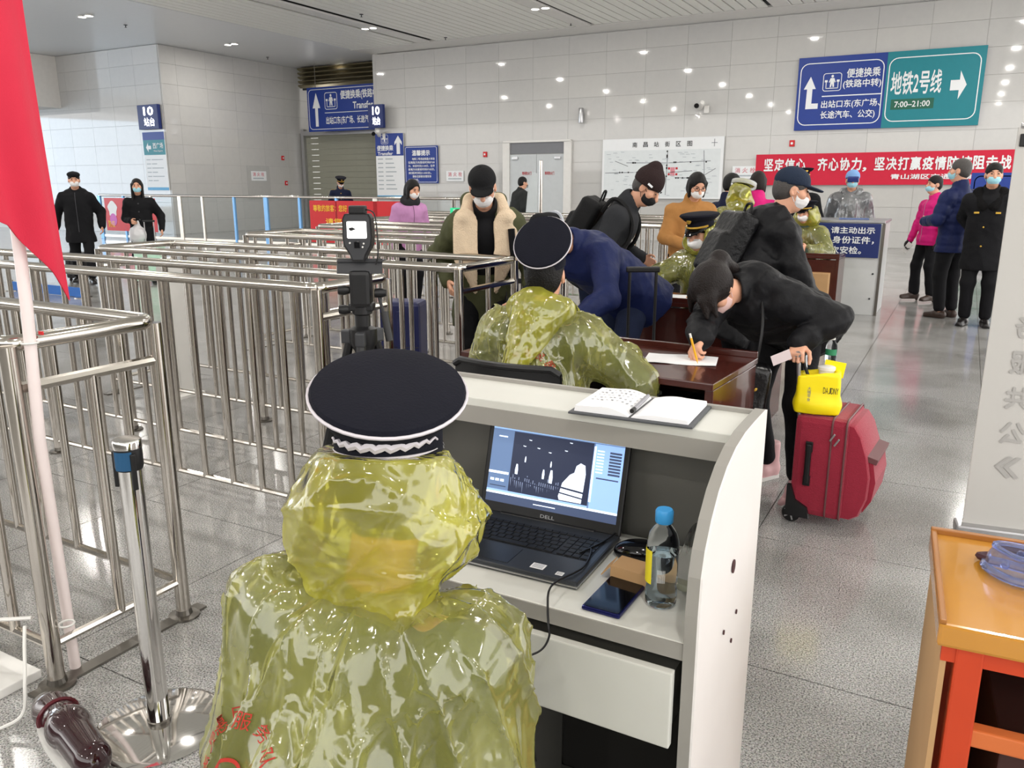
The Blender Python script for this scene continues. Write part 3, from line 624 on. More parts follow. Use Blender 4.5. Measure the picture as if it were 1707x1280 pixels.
FIGS = []
class Fig:
    """a posed skeleton; local x right, y forward, z up"""
    def __init__(s, label, loc, face, ht=1.7, sit=None, lean=0, side=0, head=(0, 0, 0), L=None, R=None, feet=None, vox=.012, hand=('relax', 'relax'), pole=None, knee=None, hips=None, slim=1.0, skin=None, group=None, armk=1.0):
        s.root = thing('person', label, 'person', (loc[0], loc[1], 0), face, group); s.root['label'] = label
        k = s.k = ht/1.72; s.vox = vox; s.sw = .185*k*slim; s.slim = slim; s.face = face; s.loc = loc; s.skin = skin or SKIN
        s.T = rot(-lean, side, 0)                                   # torso frame
        s.pel = V(*(hips or (0, 0, (.93*k if sit is None else sit+.10))))
        t = lambda x, y, z: s.pel+s.T @ (V(x, y, z)*k)
        s.t = t; s.waist = t(0, 0, .16); s.chest = t(0, .01, .34); s.neck = t(0, .0, .50)
        s.sh = [t(-.185*slim, 0, .43), t(.185*slim, 0, .43)]
        s.HR = rot(-head[0], head[2], head[1]); nv = s.neck+.5*(s.T @ V(0, .01, .06)+s.HR @ V(0, .01, .06))*k
        s.hc = nv+s.HR @ V(0, .02, .125)*k
        s.arms = []
        for i, (spec, sg) in enumerate(((L, -1), (R, 1))):
            a = s.sh[i]; tg = V(*spec) if spec is not None else a+V(sg*.07, .06, -.51)*k
            pl = (pole[i] if pole and pole[i] is not None else (sg*.6, -1, -.35)); e, w = ik(a, tg, .285*k*armk, .255*k*armk, pl); s.arms.append((a, e, w))
        s.legs = []
        for i, sg in enumerate((-1, 1)):
            hp = s.pel+V(sg*.09, 0, -.04)*k; an = V(*(feet[i] if feet else (sg*.10, .42 if sit is not None else 0, .08)))
            an = np.append(an[:2], an[2] if len(an) > 2 else .08); kp = (sg*.15, 1, .1) if not knee else knee[i]
            kn, an = ik(hp, an, .408*k, .412*k, kp); s.legs.append((hp, kn, an))
        s.hand = hand; FIGS.append(s)
    def hl(s, x, y, z): return s.hc+s.HR @ (V(x, y, z)*s.k)
    def body(s, vox=None):
        k = s.k; S = Sculpt(vox or s.vox*.8); f = s.T @ V(0, 1, 0)
        S.rc(s.t(0, 0, 0), s.waist, .15*k*s.slim, .125*k*s.slim, .05, (f, .72)); S.rc(s.waist, s.chest, .125*k*s.slim, .145*k*s.slim, .05, (f, .72)); S.rc(s.t(-.12*s.slim, 0, .42), s.t(.12*s.slim, 0, .42), .062*k, None, .05)
        for (a, b, c) in s.legs: S.rc(a, b, .078*k, .052*k, .05); S.rc(b, c, .052*k, .036*k, .02); S.rc(c+V(0, -.01, -.03), c+V(0, .07, -.045), .022, .018, .02)
        for (a, b, c) in s.arms: S.rc(a, b, .048*k, .038*k, .03); S.rc(b, c, .038*k, .027*k, .015)
        S.rc(s.neck-s.T @ V(0, 0, .05), s.hl(0, -.015, -.05), .06*k, .054*k, .03)
        E = lambda c, r, kk=.02, neg=False: S.ell(s.hl(*c), V(*r)*k, s.HR, kk, neg)
        E((0, -.01, .035), (.077, .094, .088)); E((0, .03, -.05), (.055, .062, .064), .035); E((0, .045, -.085), (.03, .035, .028), .03)
        E((-.045, .055, -.015), (.026, .028, .03), .02); E((.045, .055, -.015), (.026, .028, .03), .02)
        E((-.032, .101, .016), (.018, .016, .011), .012, True); E((.032, .101, .016), (.018, .016, .011), .012, True)
        S.rc(s.hl(0, .088, .018), s.hl(0, .112, -.022), .009*k, .0145*k, .012); E((-.012, .104, -.026), (.009, .009, .008), .008); E((.012, .104, -.026), (.009, .009, .008), .008)
        E((0, .093, -.052), (.022, .010, .006), .006); E((0, .090, -.062), (.02, .010, .006), .006)
        for sg in (-1, 1): E((sg*.079, -.008, -.004), (.011, .022, .032), .008); E((sg*.087, -.002, -.002), (.006, .012, .02), .004, True)
        for i in (0, 1): s.add_hand(S, i)
        s.body_ob = S.build('body', s.skin, s.root)
        for sg in (-1, 1):
            b = MB(); b.lathe([(0, -.006), (.006, -.004), (.0105, 0), (.006, .004), (0, .006)], s.hl(sg*.032, .087, .016), 10, R=s.HR @ rot(90, 0, 0), sx=1, sy=.55); b.build('eye', EYE, s.root, True)
            b = MB(); b.tube([s.hl(sg*.016, .094, .034), s.hl(sg*.034, .094, .040), s.hl(sg*.052, .082, .036)], [.003*k, .0045*k, .002*k], 6); b.build('eyebrow', HAIRM, s.root, True)
        return s
    def handframe(s, i):
        a, e, w = s.arms[i]; d = nrm(w-e); sg = (-1, 1)[i]; m = s.hand[i]; pn = V(-sg, .15, -.1)
        if isinstance(m, tuple): d = nrm(V(*m[1])); pn = V(*m[2]); m = m[0]
        pn = nrm(pn-d*np.dot(pn, d)); wd_ = nrm(np.cross(d, pn))*(-sg); return m, d, pn, wd_, w      # wd_: towards the thumb side
    def add_hand(s, S, i, g=0.0):
        k = s.k; m, d, pn, th, w = s.handframe(i)
        curl = {'relax': (18, 30, 22), 'grip': (55, 75, 45), 'pen': (38, 62, 38), 'flat': (4, 6, 4), 'point': (30, 50, 30)}[m]
        if np.dot(th, V(0, 1, .4)) < 0 and m == 'relax': th = -th
        c = w+d*.05*k; S.rc(w, w+d*.02*k, .027*k+g, .03*k+g, .02, (pn, .62)); S.bx(c, (.026*k, .036*k, .004*k), np.stack([th, d, pn], 1), .010*k+g, .012)
        for j, ln in enumerate((.070, .080, .074, .058)):
            o = (1.5-j)*.0195*k; p = w+d*(.086-abs(j-1)*.004)*k+th*o; ang = 0; dd = d; seg = (.46, .30, .24); r = .0088*k+g
            for q in range(3):
                ang += curl[q]+(j*3 if m != 'flat' else 0); dd = d*math.cos(math.radians(ang))+pn*math.sin(math.radians(ang)); p2 = p+dd*ln*seg[q]*k; S.rc(p, p2, r, r*.9, .004); r *= .9; p = p2
        p = w+d*.022*k+th*.028*k; dd = nrm(d*.75+th*.62+pn*.25)
        for q, ln in enumerate((.042, .032, .026)):
            p2 = p+dd*ln*k; S.rc(p, p2, (.0115-.0012*q)*k+g, (.0103-.0012*q)*k+g, .007 if q == 0 else .004); p = p2; dd = nrm(dd+d*.35+pn*(.5 if m in ('grip', 'pen') else .15)-th*.35)
    # ---- garments
    def jacket(s, m, hem=.16, fat=1.0, name='jacket', fold=.008, seed=1, collar=True, hood=False, opening=0.0, quilt_=None, sleeve=1.0, lowcut=None, cuffs=True, nap=22):
        k = s.k; S = Sculpt(s.vox); f = s.T @ V(0, 1, 0); w = s.slim*fat
        S.rc(s.t(0, 0, -hem), s.waist, .196*k*w, .178*k*w, .05, (f, .80)); S.rc(s.waist, s.chest, .178*k*w, .178*k*w, .05, (f, .80)); S.rc(s.t(0, 0, -hem-.08), s.t(0, 0, -hem), .20*k*w, .198*k*w, .02, (f, .82))
        S.rc(s.t(-.145*s.slim, 0, .405), s.t(.145*s.slim, 0, .405), .082*k*fat, None, .06)
        for (a, b, c) in s.arms: S.rc(a-s.T @ V(0, 0, .02), b, .080*k*fat*sleeve, .068*k*fat*sleeve, .045); S.rc(b, c-(c-b)*.02, .069*k*fat*sleeve, .053*k*fat*sleeve, .02); S.rc(c-(c-b)*.16, c-(c-b)*.02, .054*k*fat*sleeve, .05*k*fat*sleeve, .01)
        if collar: S.rc(s.t(0, -.015, .46), s.t(0, .0, .54), .096*k, .088*k, .02)
        if hood:
            S.rc(s.t(-.10, -.05, .50), s.t(.10, -.05, .50), .06*k, None, .05); S.ell(s.t(0, -.11, .43), V(.14, .075, .12)*k, s.T, .05); S.rc(s.t(-.11, .0, .5), s.t(-.04, .09, .45), .045*k, .03*k, .03); S.rc(s.t(.11, .0, .5), s.t(.04, .09, .45), .045*k, .03*k, .03)
        if fold: S.warp(folds(fold*2.5, nap, s.T @ V(1, 0, .5), .8, seed)); S.warp(folds(fold*1.0, nap*2.6, s.T @ V(1, .3, .3), .7, seed+9))
        if quilt_:
            segs = [(p_, q_) for (a, b, c) in s.arms for p_, q_ in ((a, b), (b, c))]; q0 = quilt(quilt_[0], quilt_[1], s.pel, s.T @ V(0, 0, 1))
            def puff(P):
                o = q0(P); best = np.full(len(P), .115)
                for p_, q_ in segs:
                    d = q_-p_; L_ = np.linalg.norm(d); t = np.clip((P-p_) @ d/L_**2, 0, 1); r_ = np.linalg.norm(P-p_-t[:, None]*d, axis=1); m_ = r_ < best
                    o = np.where(m_, quilt_[0]*np.abs(np.cos(t*L_*PI/quilt_[1]))**6, o); best = np.minimum(best, r_)
                return o
            S.warp(puff)
        S.cut(s.t(0, 0, -hem-.05 if lowcut is None else lowcut), s.T @ V(0, 0, -1))
        S.ell(s.hl(0, 0, -.02), V(.080, .097, .14)*k, s.HR, .008, True)
        if opening: S.bx(s.t(0, .2, .33), (opening*k, .12*k, .2*k), s.T, .02, .02, True)
        return S.build(name, m, s.root)
    def trousers(s, m, fat=1.0, name='trousers', fold=.006, short=.05, flare=1.0):
        k = s.k; S = Sculpt(s.vox); f = s.T @ V(0, 1, 0); S.rc(s.t(0, 0, .08), s.t(0, -.01, -.03), .135*k*s.slim, .150*k*s.slim*fat, .05, (f, .8))
        for (a, b, c) in s.legs:
            S.rc(a, b, .098*k*fat, .072*k*fat, .05); e = c+(b-c)*short/.4; S.rc(b, e, .072*k*fat, .062*k*fat*flare, .03)
        if fold: S.warp(folds(fold*1.6, 24, (1, .2, .3), .8, 5))
        return S.build(name, m, s.root)
    def shoes(s, m, yaw=(12, -12), heel=0.0, boot=False, name='shoe', L=.265):
        for i, (a, b, c) in enumerate(s.legs):
            k = s.k; S = Sculpt(.009); R = rot(0, 0, yaw[i]); q = lambda x, y, z: c+R @ V(x, y, z-.08*1+.0)+V(0, 0, 0)
            S.rc(q(0, -.045, .045), q(0, .03, .05), .04*k, .043*k, .03); S.rc(q(0, .03, .045), q(0, .155, .032), .043*k, .03*k, .03, ((0, 0, 1), .8)); S.bx(q(0, .055, .012), (.026, .105, .004), R, .012, .015)
            if boot: S.rc(q(0, -.03, .06), q(0, -.025, .20), .046*k, .05*k, .03); S.cut(q(0, 0, .20), (0, 0, 1))
            else: S.cut(q(0, 0, .105), (0, 0, 1))
            if heel: S.bx(q(0, -.05, -.02), (.008, .01, .03), R, .006, .008)
            S.cut(V(0, 0, .002), (0, 0, -1)); o = S.build(name, m, s.root)
            if boot:
                for j in range(5): bb = MB(); z = .06+.026*j; bb.tube([q(-.02, .055-.011*j, z), q(0, .066-.012*j, z+.006), q(.02, .055-.011*j, z+.012)], .0035, 6); bb.build('lace', m, o, True)
                bb = MB(); bb.prism([(R @ V(x, y, 0)+c)[:2] for x, y in arc(0, .02, .05, 180, 360, 8)[::1] and [(-.04, -.06), (.04, -.06), (.048, .08), (.035, .16), (0, .18), (-.035, .16), (-.048, .08)]], .001, .022, 'xy'); bb.build('sole', WHITE_PL, o)
    def zip(s, ob, m=None, x=0.0, z0=-.1, z1=.5, n=14, r=.004, name='zip'):
        bv = BVHTree.FromPolygons([v.co for v in ob.data.vertices], [p.vertices for p in ob.data.polygons]); f = s.T @ V(0, 1, 0); P = []
        for i in range(n):
            o = s.t(x, 0, z0+(z1-z0)*i/(n-1))+f*.8; h_ = bv.ray_cast(Vector(o), Vector(-f))
            if h_[0]: P.append(V(*h_[0])+f*.002)
        if len(P) > 2: b = MB(); b.tube(P, r, 5); b.build(name, m or DKGREY, ob, True)
        return ob
    def buttons(s, ob, m, x=0.0, z0=0.0, z1=.4, n=4, r=.012):
        bv = BVHTree.FromPolygons([v.co for v in ob.data.vertices], [p.vertices for p in ob.data.polygons]); f = s.T @ V(0, 1, 0)
        for i in range(n):
            h_ = bv.ray_cast(Vector(s.t(x, 0, z0+(z1-z0)*i/(n-1))+f*.8), Vector(-f))
            if h_[0]: b = MB(); b.lathe([(0, -.004), (r, -.002), (r, .003), (0, .005)], V(*h_[0]), 10, R=s.T @ rot(-90, 0, 0)); b.build('button', m, ob, True)
        return ob
    def gloves(s, m, which=(0, 1)):
        for i in which:
            S = Sculpt(.005); s.add_hand(S, i, .003); a, e, w = s.arms[i]; S.rc(w-nrm(w-e)*.05, w, .036, .033, .01); S.build('glove', m, s.root)
    def mask(s, m, n95=False):
        k = s.k; S = Sculpt(.006); S.ell(s.hl(0, .034, -.036), V(.066, .084, .068)*k, s.HR, .01)
        if n95: S.rc(s.hl(0, .09, -.035), s.hl(0, .128, -.04), .045*k, .02*k, .03)
        S.ell(s.hl(0, .02, -.04), V(.056, .068, .058)*k, s.HR, .004, True); S.cut(s.hl(0, .02, 0), s.HR @ V(0, -1, -.1)); S.cut(s.hl(0, 0, .006), s.HR @ V(0, .25, 1)); S.cut(s.hl(0, 0, -.105), s.HR @ V(0, .2, -1))
        if not n95: S.warp(quilt(-.002, .022, s.hl(0, 0, -.04), s.HR @ V(0, 0, 1)))
        o = S.build('face_mask', m, s.root)
        for sg in (-1, 1): b = MB(); b.tube([s.hl(sg*.062, .04, -.01), s.hl(sg*.078, .0, .012), s.hl(sg*.082, -.022, -.01), s.hl(sg*.066, .02, -.06)], .0022, 5); b.build('ear_loop', m, o, True)
    def hair(s, m=None, kind='short', vox=.008):
        k = s.k; S = Sculpt(vox); m = m or HAIRM; E = lambda c, r, kk=.02, neg=False: S.ell(s.hl(*c), V(*r)*k, s.HR, kk, neg)
        E((0, -.014, .045), (.084, .102, .092))
        if kind == 'short': E((0, -.045, -.01), (.074, .066, .07), .03)
        if kind in ('bob', 'long'): E((0, -.03, -.02), (.092, .085, .105), .03)
        if kind == 'bob': [S.rc(s.hl(sg*.075, .02, .04), s.hl(sg*.072, .03, -.09), .022*k, .016*k, .02) for sg in (-1, 1)]
        if kind == 'long':
            S.rc(s.hl(0, -.06, 0), s.hl(0, -.085, -.30), .08*k, .075*k, .04, (s.HR @ V(0, 1, 0), .55)); [S.rc(s.hl(sg*.078, .01, .03), s.hl(sg*.085, .05, -.24), .024*k, .018*k, .02) for sg in (-1, 1)]
        if kind == 'pony': E((0, -.02, .03), (.096, .11, .10), .03); S.rc(s.hl(.0, -.10, .04), s.hl(.03, -.135, .0), .035*k, .05*k, .02); S.rc(s.hl(.03, -.135, .0), s.hl(.06, -.12, -.12), .05*k, .03*k, .02); S.rc(s.hl(.06, -.12, -.12), s.hl(.10, -.08, -.17), .03*k, .012*k, .02); [S.rc(s.hl(sg*.075, .05, .07), s.hl(sg*.098, .13, .03), .026*k, .010*k, .03) for sg in (-1, 1)]; S.rc(s.hl(-.05, .08, .09), s.hl(-.075, .15, .06), .024, .010, .03)
        S.warp(folds(.004, 110, s.HR @ V(0, .4, 1), .95, 3))
        E((0, .10, -.035), (.072, .078, .092), .012, True) if kind == 'short' else E((0, .105, -.012), (.060, .078, .090), .012, True)
        if kind == 'short': S.cut(s.hl(0, 0, -.075), s.HR @ V(0, .3, -1)); [E((sg*.085, .012, -.02), (.02, .03, .045), .01, True) for sg in (-1, 1)]
        return S.build('hair', m, s.root)
    def glasses(s, m=None):
        b = MB()
        for sg in (-1, 1): b.tube([s.hl(sg*.034+.024*math.cos(a), .102, .014+.018*math.sin(a)) for a in np.linspace(0, 2*PI, 16, endpoint=False)], .0022, 5, closed=True); b.tube([s.hl(sg*.058, .098, .018), s.hl(sg*.084, .0, .018)], .002, 5)
        b.tube([s.hl(-.012, .104, .018), s.hl(.012, .104, .018)], .002, 5); b.build('glasses', m or BLACK_PL, s.root, True)
    def officer_cap(s, tilt=14, roll=0, up=.055, front=True, gold=True, scale=1.0, braid=False, fwd=0.0, crown=.135, lift=.075, arc0=195, arc1=345):
        """peaked cap: flaring crown on a band, piping, peak, badge"""
        k = s.k*scale; R0 = s.HR; R1 = R0 @ rot(tilt, roll, 0); n = 40; A = np.linspace(0, 2*PI, n, endpoint=False)
        bc = s.hl(0, -.008, up); cc = bc+R0 @ V(0, fwd, lift)*k
        ring = lambda c, R, rx, ry, z: [c+R @ (V(rx*math.cos(a), ry*math.sin(a), z)*k) for a in A]
        n1 = R1 @ V(0, 0, 1); z0 = R0 @ V(0, 0, 1)
        def under(rg, gap=.014): return [p-z0*max(0, (np.dot(p-cc, n1)+gap)/max(.2, np.dot(z0, n1))) for p in rg]
        b = MB(); b.rings([under(ring(bc, R0, .083, .102, .045), .02), ring(cc, R1, .105, .118, -.03), ring(cc, R1, crown*.97, crown*1.05, -.006), ring(cc, R1, crown, crown*1.08, .004), ring(cc, R1, crown*.97, crown*1.05, .012), ring(cc, R1, crown*.8, crown*.87, .017), ring(cc, R1, crown*.45, crown*.5, .019), ring(cc, R1, .01, .01, .019)])
        cap = b.build('officer_cap', CAP_BLK, s.root, True)
        b = MB(); b.rings([under(q_) for q_ in (ring(bc, R0, .080, .099, -.016), ring(bc, R0, .088, .107, -.014), ring(bc, R0, .086, .105, .046), ring(bc, R0, .08, .1, .05))]); b.build('band', CAP_BLK, cap, True)
        b = MB(); b.tube(ring(cc, R1, crown*1.005, crown*1.085, .002), .0032*k, 6, closed=True); b.build('piping', PIPING if not gold else CAP_BLK, cap, True)
        pk = []
        for i, r_ in enumerate((1.0, 1.0)): pass
        b = MB(); o = []; u = []
        for a in np.linspace(math.radians(20), math.radians(160), 18):
            x, y = .086*math.cos(a), .105*math.sin(a); d = max(0, math.sin((a-math.radians(20))/math.radians(140)*PI)); o.append((bc+R0 @ (V(x, y, .0)*k), bc+R0 @ (V(x*1.05, y+.052*d, -.034*d)*k)))
        G = [[p, p*.5+q*.5+R0 @ V(0, 0, .006), q] for p, q in o]; b.sheet(G); b.sheet([[p-R0 @ V(0, 0, .005) for p in r_] for r_ in G]); b.build('peak', BLACK_GL, cap, True)
        if gold:
            b = MB(); b.tube([bc+R0 @ (V(.0895*math.cos(a), .109*math.sin(a), .010)*k) for a in np.linspace(math.radians(15), math.radians(165), 20)], .008*k, 6); b.build('gold_band', GOLD, cap, True)
            b = MB(); b.lathe([(0, -.004), (.018, -.003), (.022, 0), (.014, .005), (0, .007)], bc+R0 @ (V(0, .122, .07)*k), 14, R=R0 @ rot(-75, 0, 0), sy=1.2); b.build('badge', GOLD, cap, True)
        if braid:
            for z, w_ in ((.012, .0035), (.030, .0075)):
                q = [bc+R0 @ (V(.0895*math.cos(a), .1085*math.sin(a), z-.004)*k) for a in np.linspace(math.radians(arc0), math.radians(arc1), 30)]; b = MB(); b.tube([p+R0 @ V(0, 0, .003*math.sin(i*2.1)*(w_ > .005)) for i, p in enumerate(q)], [w_*k*max(.25, math.sin(PI*(i+1)/31)) for i in range(30)], 6); b.build('braid', PIPING, cap, True)
        return cap
    def ball_cap(s, m, brim=True):
        k = s.k; S = Sculpt(.007); S.ell(s.hl(0, -.012, .055), V(.09, .108, .088)*k, s.HR, .01); S.cut(s.hl(0, 0, .032), s.HR @ V(0, .12, -1)); S.ell(s.hl(0, -.012, .02), V(.08, .098, .085)*k, s.HR, .004, True)
        if brim: S.ell(s.hl(0, .11, .042), V(.076, .078, .01)*k, s.HR @ rot(-4, 0, 0), .012)
        o = S.build('cap', m, s.root); b = MB(); b.lathe([(0, -.003), (.01, 0), (0, .004)], s.hl(0, -.012, .145), 10, R=s.HR); b.build('button', m, o, True); return o
    def beanie(s, m):
        k = s.k; S = Sculpt(.007); S.ell(s.hl(0, -.02, .05), V(.09, .112, .10)*k, s.HR, .01); S.rc(s.hl(0, -.03, .10), s.hl(0, -.045, .145), .07*k, .05*k, .05); S.cut(s.hl(0, 0, .02), s.HR @ V(0, .15, -1)); S.rc(s.hl(0, -.02, .045), s.hl(0, -.02, .06), .098*k, None, .02)
        S.ell(s.hl(0, -.012, .0), V(.08, .098, .085)*k, s.HR, .004, True); S.cut(s.hl(0, 0, .02), s.HR @ V(0, .15, -1)); return S.build('beanie', m, s.root)
# ---------------------------------------------------------------- stainless queue barriers
ZT = 1.11
def cyl(r, h, n=10):
    b = MB(); b.lathe([(r, 0), (r, h)], n=n); o = b.build('bar', STEEL, None, True); me = o.data; bpy.data.objects.remove(o); return me
BAR_ME = cyl(.0155, 1.0); POST_ME = cyl(.025, 1.0, 14)
FOOT = MB().lathe([(.0, 0), (.055, 0), (.055, .008), (.03, .012), (.026, .03)], n=16).build('foot_flange', STEEL2); FOOT_ME = FOOT.data; bpy.data.objects.remove(FOOT)
def barrier(label, x0, x1, y0, y1, zb=.11, plate=True, ph=0.0, skip0=False):
    r = thing('queue_barrier', label, 'barrier', (x1, y0, 0)); w = y1-y0; Ln = x1-x0
    P = [(-Ln+.06, 0), (-.06, 0)]+arc(-.06, .06, .06, -90, 0, 5)[1:]+[(0, w-.06)]+arc(-.06, w-.06, .06, 0, 90, 5)[1:]+[(-Ln+.06, w)]+arc(-Ln+.06, w-.06, .06, 90, 180, 5)[1:]+arc(-Ln+.06, .06, .06, 180, 270, 5)[:-1]
    b = MB(); b.tube([(p[0], p[1], ZT-.025) for p in P], .025, 12, closed=True); b.build('top_rail', STEEL, r, True)
    for y in (0, w): b = MB(); b.tube([(-Ln, y, zb), (0, y, zb)], .014, 8); b.build('bottom_rail', STEEL, r, True)
    for x in (0, -Ln):
        b = MB(); b.tube([(x, 0, zb), (x, w, zb)], .014, 8); b.build('bottom_rail', STEEL, r, True)
        b = MB(); b.tube([(x, 0, .955), (x, w, .955)], .017, 8); b.build('mid_rail', STEEL, r, True)
        inst('bar', BAR_ME, r, (x, w/2, zb), scale=(1, 1, .955-zb))
        if plate: b = MB(); b.box((x, w/2, .005), (.05, w+.16, .008)); b.build('floor_plate', STEEL2, r)
    n = max(1, round(Ln/1.9))
    for i in range(n+1):
        for y in (0, w): inst('post', POST_ME, r, (-Ln*i/n, y, 0), scale=(1, 1, ZT-.03)); inst('foot_flange', FOOT_ME, r, (-Ln*i/n, y, 0))
    x = -.19-ph
    while x > -Ln+.06:
        for y in (0, w):
            if min(abs(x+Ln*i/n) for i in range(n+1)) > .06: inst('bar', BAR_ME, r, (x, y, zb), scale=(1, 1, ZT-.03-zb))
        x -= .2
    return r
barrier('nearest steel queue barrier at the left beside the belt post', -5.4, -2.33, 1.27, 1.75, .14)
barrier('steel queue barrier behind the tripod, second from the camera', -6.6, -2.46, 2.68, 3.18, .07, ph=.03)
barrier('steel queue barrier in front of the man in the olive parka', -5.50, -2.40, 3.74, 4.38, .11)
barrier('steel queue barrier directly behind the man in the olive parka', -5.86, -2.75, 5.48, 6.2, .11)
barrier('steel queue barrier in front of the lilac coat, fifth row', -6.4, -2.95, 7.06, 7.92, .11)
barrier('steel queue barrier whose end stands beside the camel coat', -7.2, -2.92, 8.82, 9.85, .11)
barrier('farthest steel queue barrier before the glass fence', -8.2, -3.1, 10.9, 11.8, .11)
# white square post inside the second lane
t = thing('white_post', 'white square plastic post standing inside the third barrier from the camera', 'post', (-5.02, 3.95, 0)); b = MB(); b.box((0, 0, .50), (.14, .12, 1.0), bev=.01); b.build('shaft', WHITE_PL, t); b = MB(); b.box((0, 0, .01), (.26, .22, .02)); b.build('base', WHITE_PL, t)
# belt stanchion
t = thing('belt_stanchion', 'chrome belt post with blue belt head and round base in front of nearest barrier', 'stanchion', (-1.875, 1.29, 0))
b = MB(); b.lathe([(0, 0), (.178, 0), (.18, .006), (.165, .012), (.05, .02), (.034, .022)], n=40); b.build('base', CHROME, t, True)
b = MB(); b.lathe([(.03, .02), (.03, .80)], n=24); b.build('pole', CHROME, t, True); b = MB(); b.lathe([(.033, .02), (.033, .032), (.03, .034)], n=24); b.build('collar', STEEL2, t, True)
b = MB(); b.lathe([(.033, .79), (.036, .80), (.036, .865), (.033, .872), (.02, .872)], n=24); h = b.build('head', BLACK_PL, t, True)
b = MB(); b.lathe([(.034, .848), (.037, .85), (.037, .868), (.034, .873)], n=24); b.build('cap_ring', CHROME, h, True)
for a in (-150, -20): b = MB(); b.box((.034*math.cos(math.radians(a)), .034*math.sin(math.radians(a)), .79), (.016, .014, .10), R=rot(0, 0, a), bev=.004); b.build('belt_clip', BLACK_PL, h)
b = MB(); b.prism([( .0385*math.cos(math.radians(a)), .0385*math.sin(math.radians(a))) for a in range(-95, -19, 8)]+[(.034*math.cos(math.radians(a)), .034*math.sin(math.radians(a))) for a in range(-23, -99, -8)], .795, .845, 'xy'); b.build('belt', mat('blue_belt', srgb(30, 82, 122), .7), h)
# far blue belt and panel, glass fence
t = thing('belt_barrier', 'low blue board on the floor far behind the left barriers', 'barrier', (-11.6, 7.0, 0)); b = MB(); b.box((0, 0, .07), (1.7, .02, .13)); b.build('belt', mat('blue_board', srgb(40, 104, 186), .5), t)
for x in (-.85, .85): b = MB(); b.lathe([(.12, 0), (.12, .01), (.02, .02), (.02, .16)], (x, 0, 0), 14); b.build('post', STEEL, t, True)
GLASS = mat('clear_glass', (.92, .96, .97, 1), .02, trans=1.0, var=0, ior=1.02)
BLUEM = mat('blue_lit_post', srgb(120, 172, 222), .25, .3)  # blue light falling on the fence posts is put into their colour
t = thing('glass_fence', 'long glass fence with steel top rail before the far walls', 'fence', (-22.6, 15.6, 0))
Lf = 13.6
b = MB(); b.tube([(0, 0, 1.27), (Lf, 0, 1.25)], .035, 10); b.build('top_rail', STEEL, t, True)
xs = [0, 1.1, 2.3, 3.5, 4.4, 5.6, 6.75, 7.9, 9.1, 10.3, 11.5, 12.5, Lf]
for i, x in enumerate(xs): b = MB(); b.box((x, 0, .63), (.07 if i % 3 else .13, .06, 1.26), bev=.006); b.build('post', BLUEM if i in (0, 1, 5, 6, 7, 8) else STEEL, t)
for a, c in zip(xs, xs[1:]): b = MB(); b.box(((a+c)/2, 0, .68), (c-a-.1, .012, 1.08)); b.build('glass_pane', GLASS, t)
b = MB(); b.box((Lf/2, 0, .1), (Lf, .03, .06)); b.build('bottom_rail', STEEL, t)
def poster(label, org, w, h, lines, group=None):
    s = board('poster', label, 'poster', org, 0, w, h, RED_PRINT, .012)
    for (tx, a, c, z0, z1) in lines: text(s, tx, a, c, z0, z1, YEL_PRINT, -.012, .02)
    return s
s = poster('red poster with white and pink figures on the glass behind the black coat', (-22.35, 15.578, .25), 2.25, .94, (('你我他', 1.75, 2.15, .52, .66), ('每个人', 1.55, 2.15, .3, .44), ('的责任！', 1.5, 2.0, .08, .22), ('防疫', .1, .4, .1, .3)))
for (cx, cz, sc_) in ((.35, .62, 1.0), (1.4, .62, 1.1)):
    flat(s, 'figure', [(cx+.2*sc_*math.cos(a)*(1+.15*math.sin(5*a)), cz+.24*sc_*math.sin(a)) for a in np.linspace(0, 2*PI, 24, endpoint=False)], WHITE, -.013); flat(s, 'figure', [(cx+.16*sc_*math.cos(a), cz-.3+.18*sc_*math.sin(a)) for a in np.linspace(0, 2*PI, 18, endpoint=False)], mat('pink_print2', srgb(206, 108, 190), .5), -.014)
s = poster('red notice with yellow lettering hung on the fence behind the thermal camera', (-14.35, 15.578, .16), 2.9, 1.02, (('尊敬的旅客：您好', .12, 1.2, .76, .92), ('请您按国家的卫生', .5, 2.6, .44, .6), ('法》如实登记', .16, 1.5, .1, .28)))
t = thing('exit_sign', 'small green exit sign box on a stand beside the lilac coat', 'sign', (-5.35, 8.35, 0)); b = MB(); b.lathe([(.1, 0), (.1, .01), (.015, .02), (.015, 1.14)], n=12); b.build('stand', WHITE_PL, t); b = MB(); b.box((0, 0, 1.15), (.34, .08, .03)); b.build('tray', WHITE_PL, t); b = MB(); b.box((0, 0, 1.22), (.2, .03, .1)); b.build('sign_face', mat('exit_green', srgb(30, 190, 130), .5, emit=.6), t); flat(t, 'arrow', arrow(.04, 1.22, .05, .08, 'right'), WHITE, -.018); flat(t, 'pictogram', [(-.07, 1.19), (-.05, 1.23), (-.06, 1.25), (-.03, 1.255), (-.02, 1.22), (-.03, 1.19), (-.045, 1.215)], WHITE, -.018)
# tall thin pole and white leaning sheet by the door
t = thing('steel_pole', 'tall thin steel pole standing in front of the back wall door', 'pole', (-6.55, 12.9, 0)); b = MB(); b.lathe([(.11, 0), (.11, .01), (.03, .02), (.03, 1.95), (.02, 1.96)], n=14); b.build('shaft', STEEL, t, True)
t = thing('plastic_screen', 'narrow clear white plastic screen leaning in front of the door', 'screen', (-7.62, 14.4, 0)); b = MB(); b.prism([(-.12, .0), (.20, .0), (.24, 1.75), (.14, 1.8), (.04, 1.6)], 0, .015); b.build('sheet', mat('milky_plastic', srgb(226, 232, 234), .2, trans=.3), t); b = MB(); b.tube([(.3, .0, 0), (.3, 0, 1.7)], .015, 6); b.build('edge_rod', WHITE_PL, t)

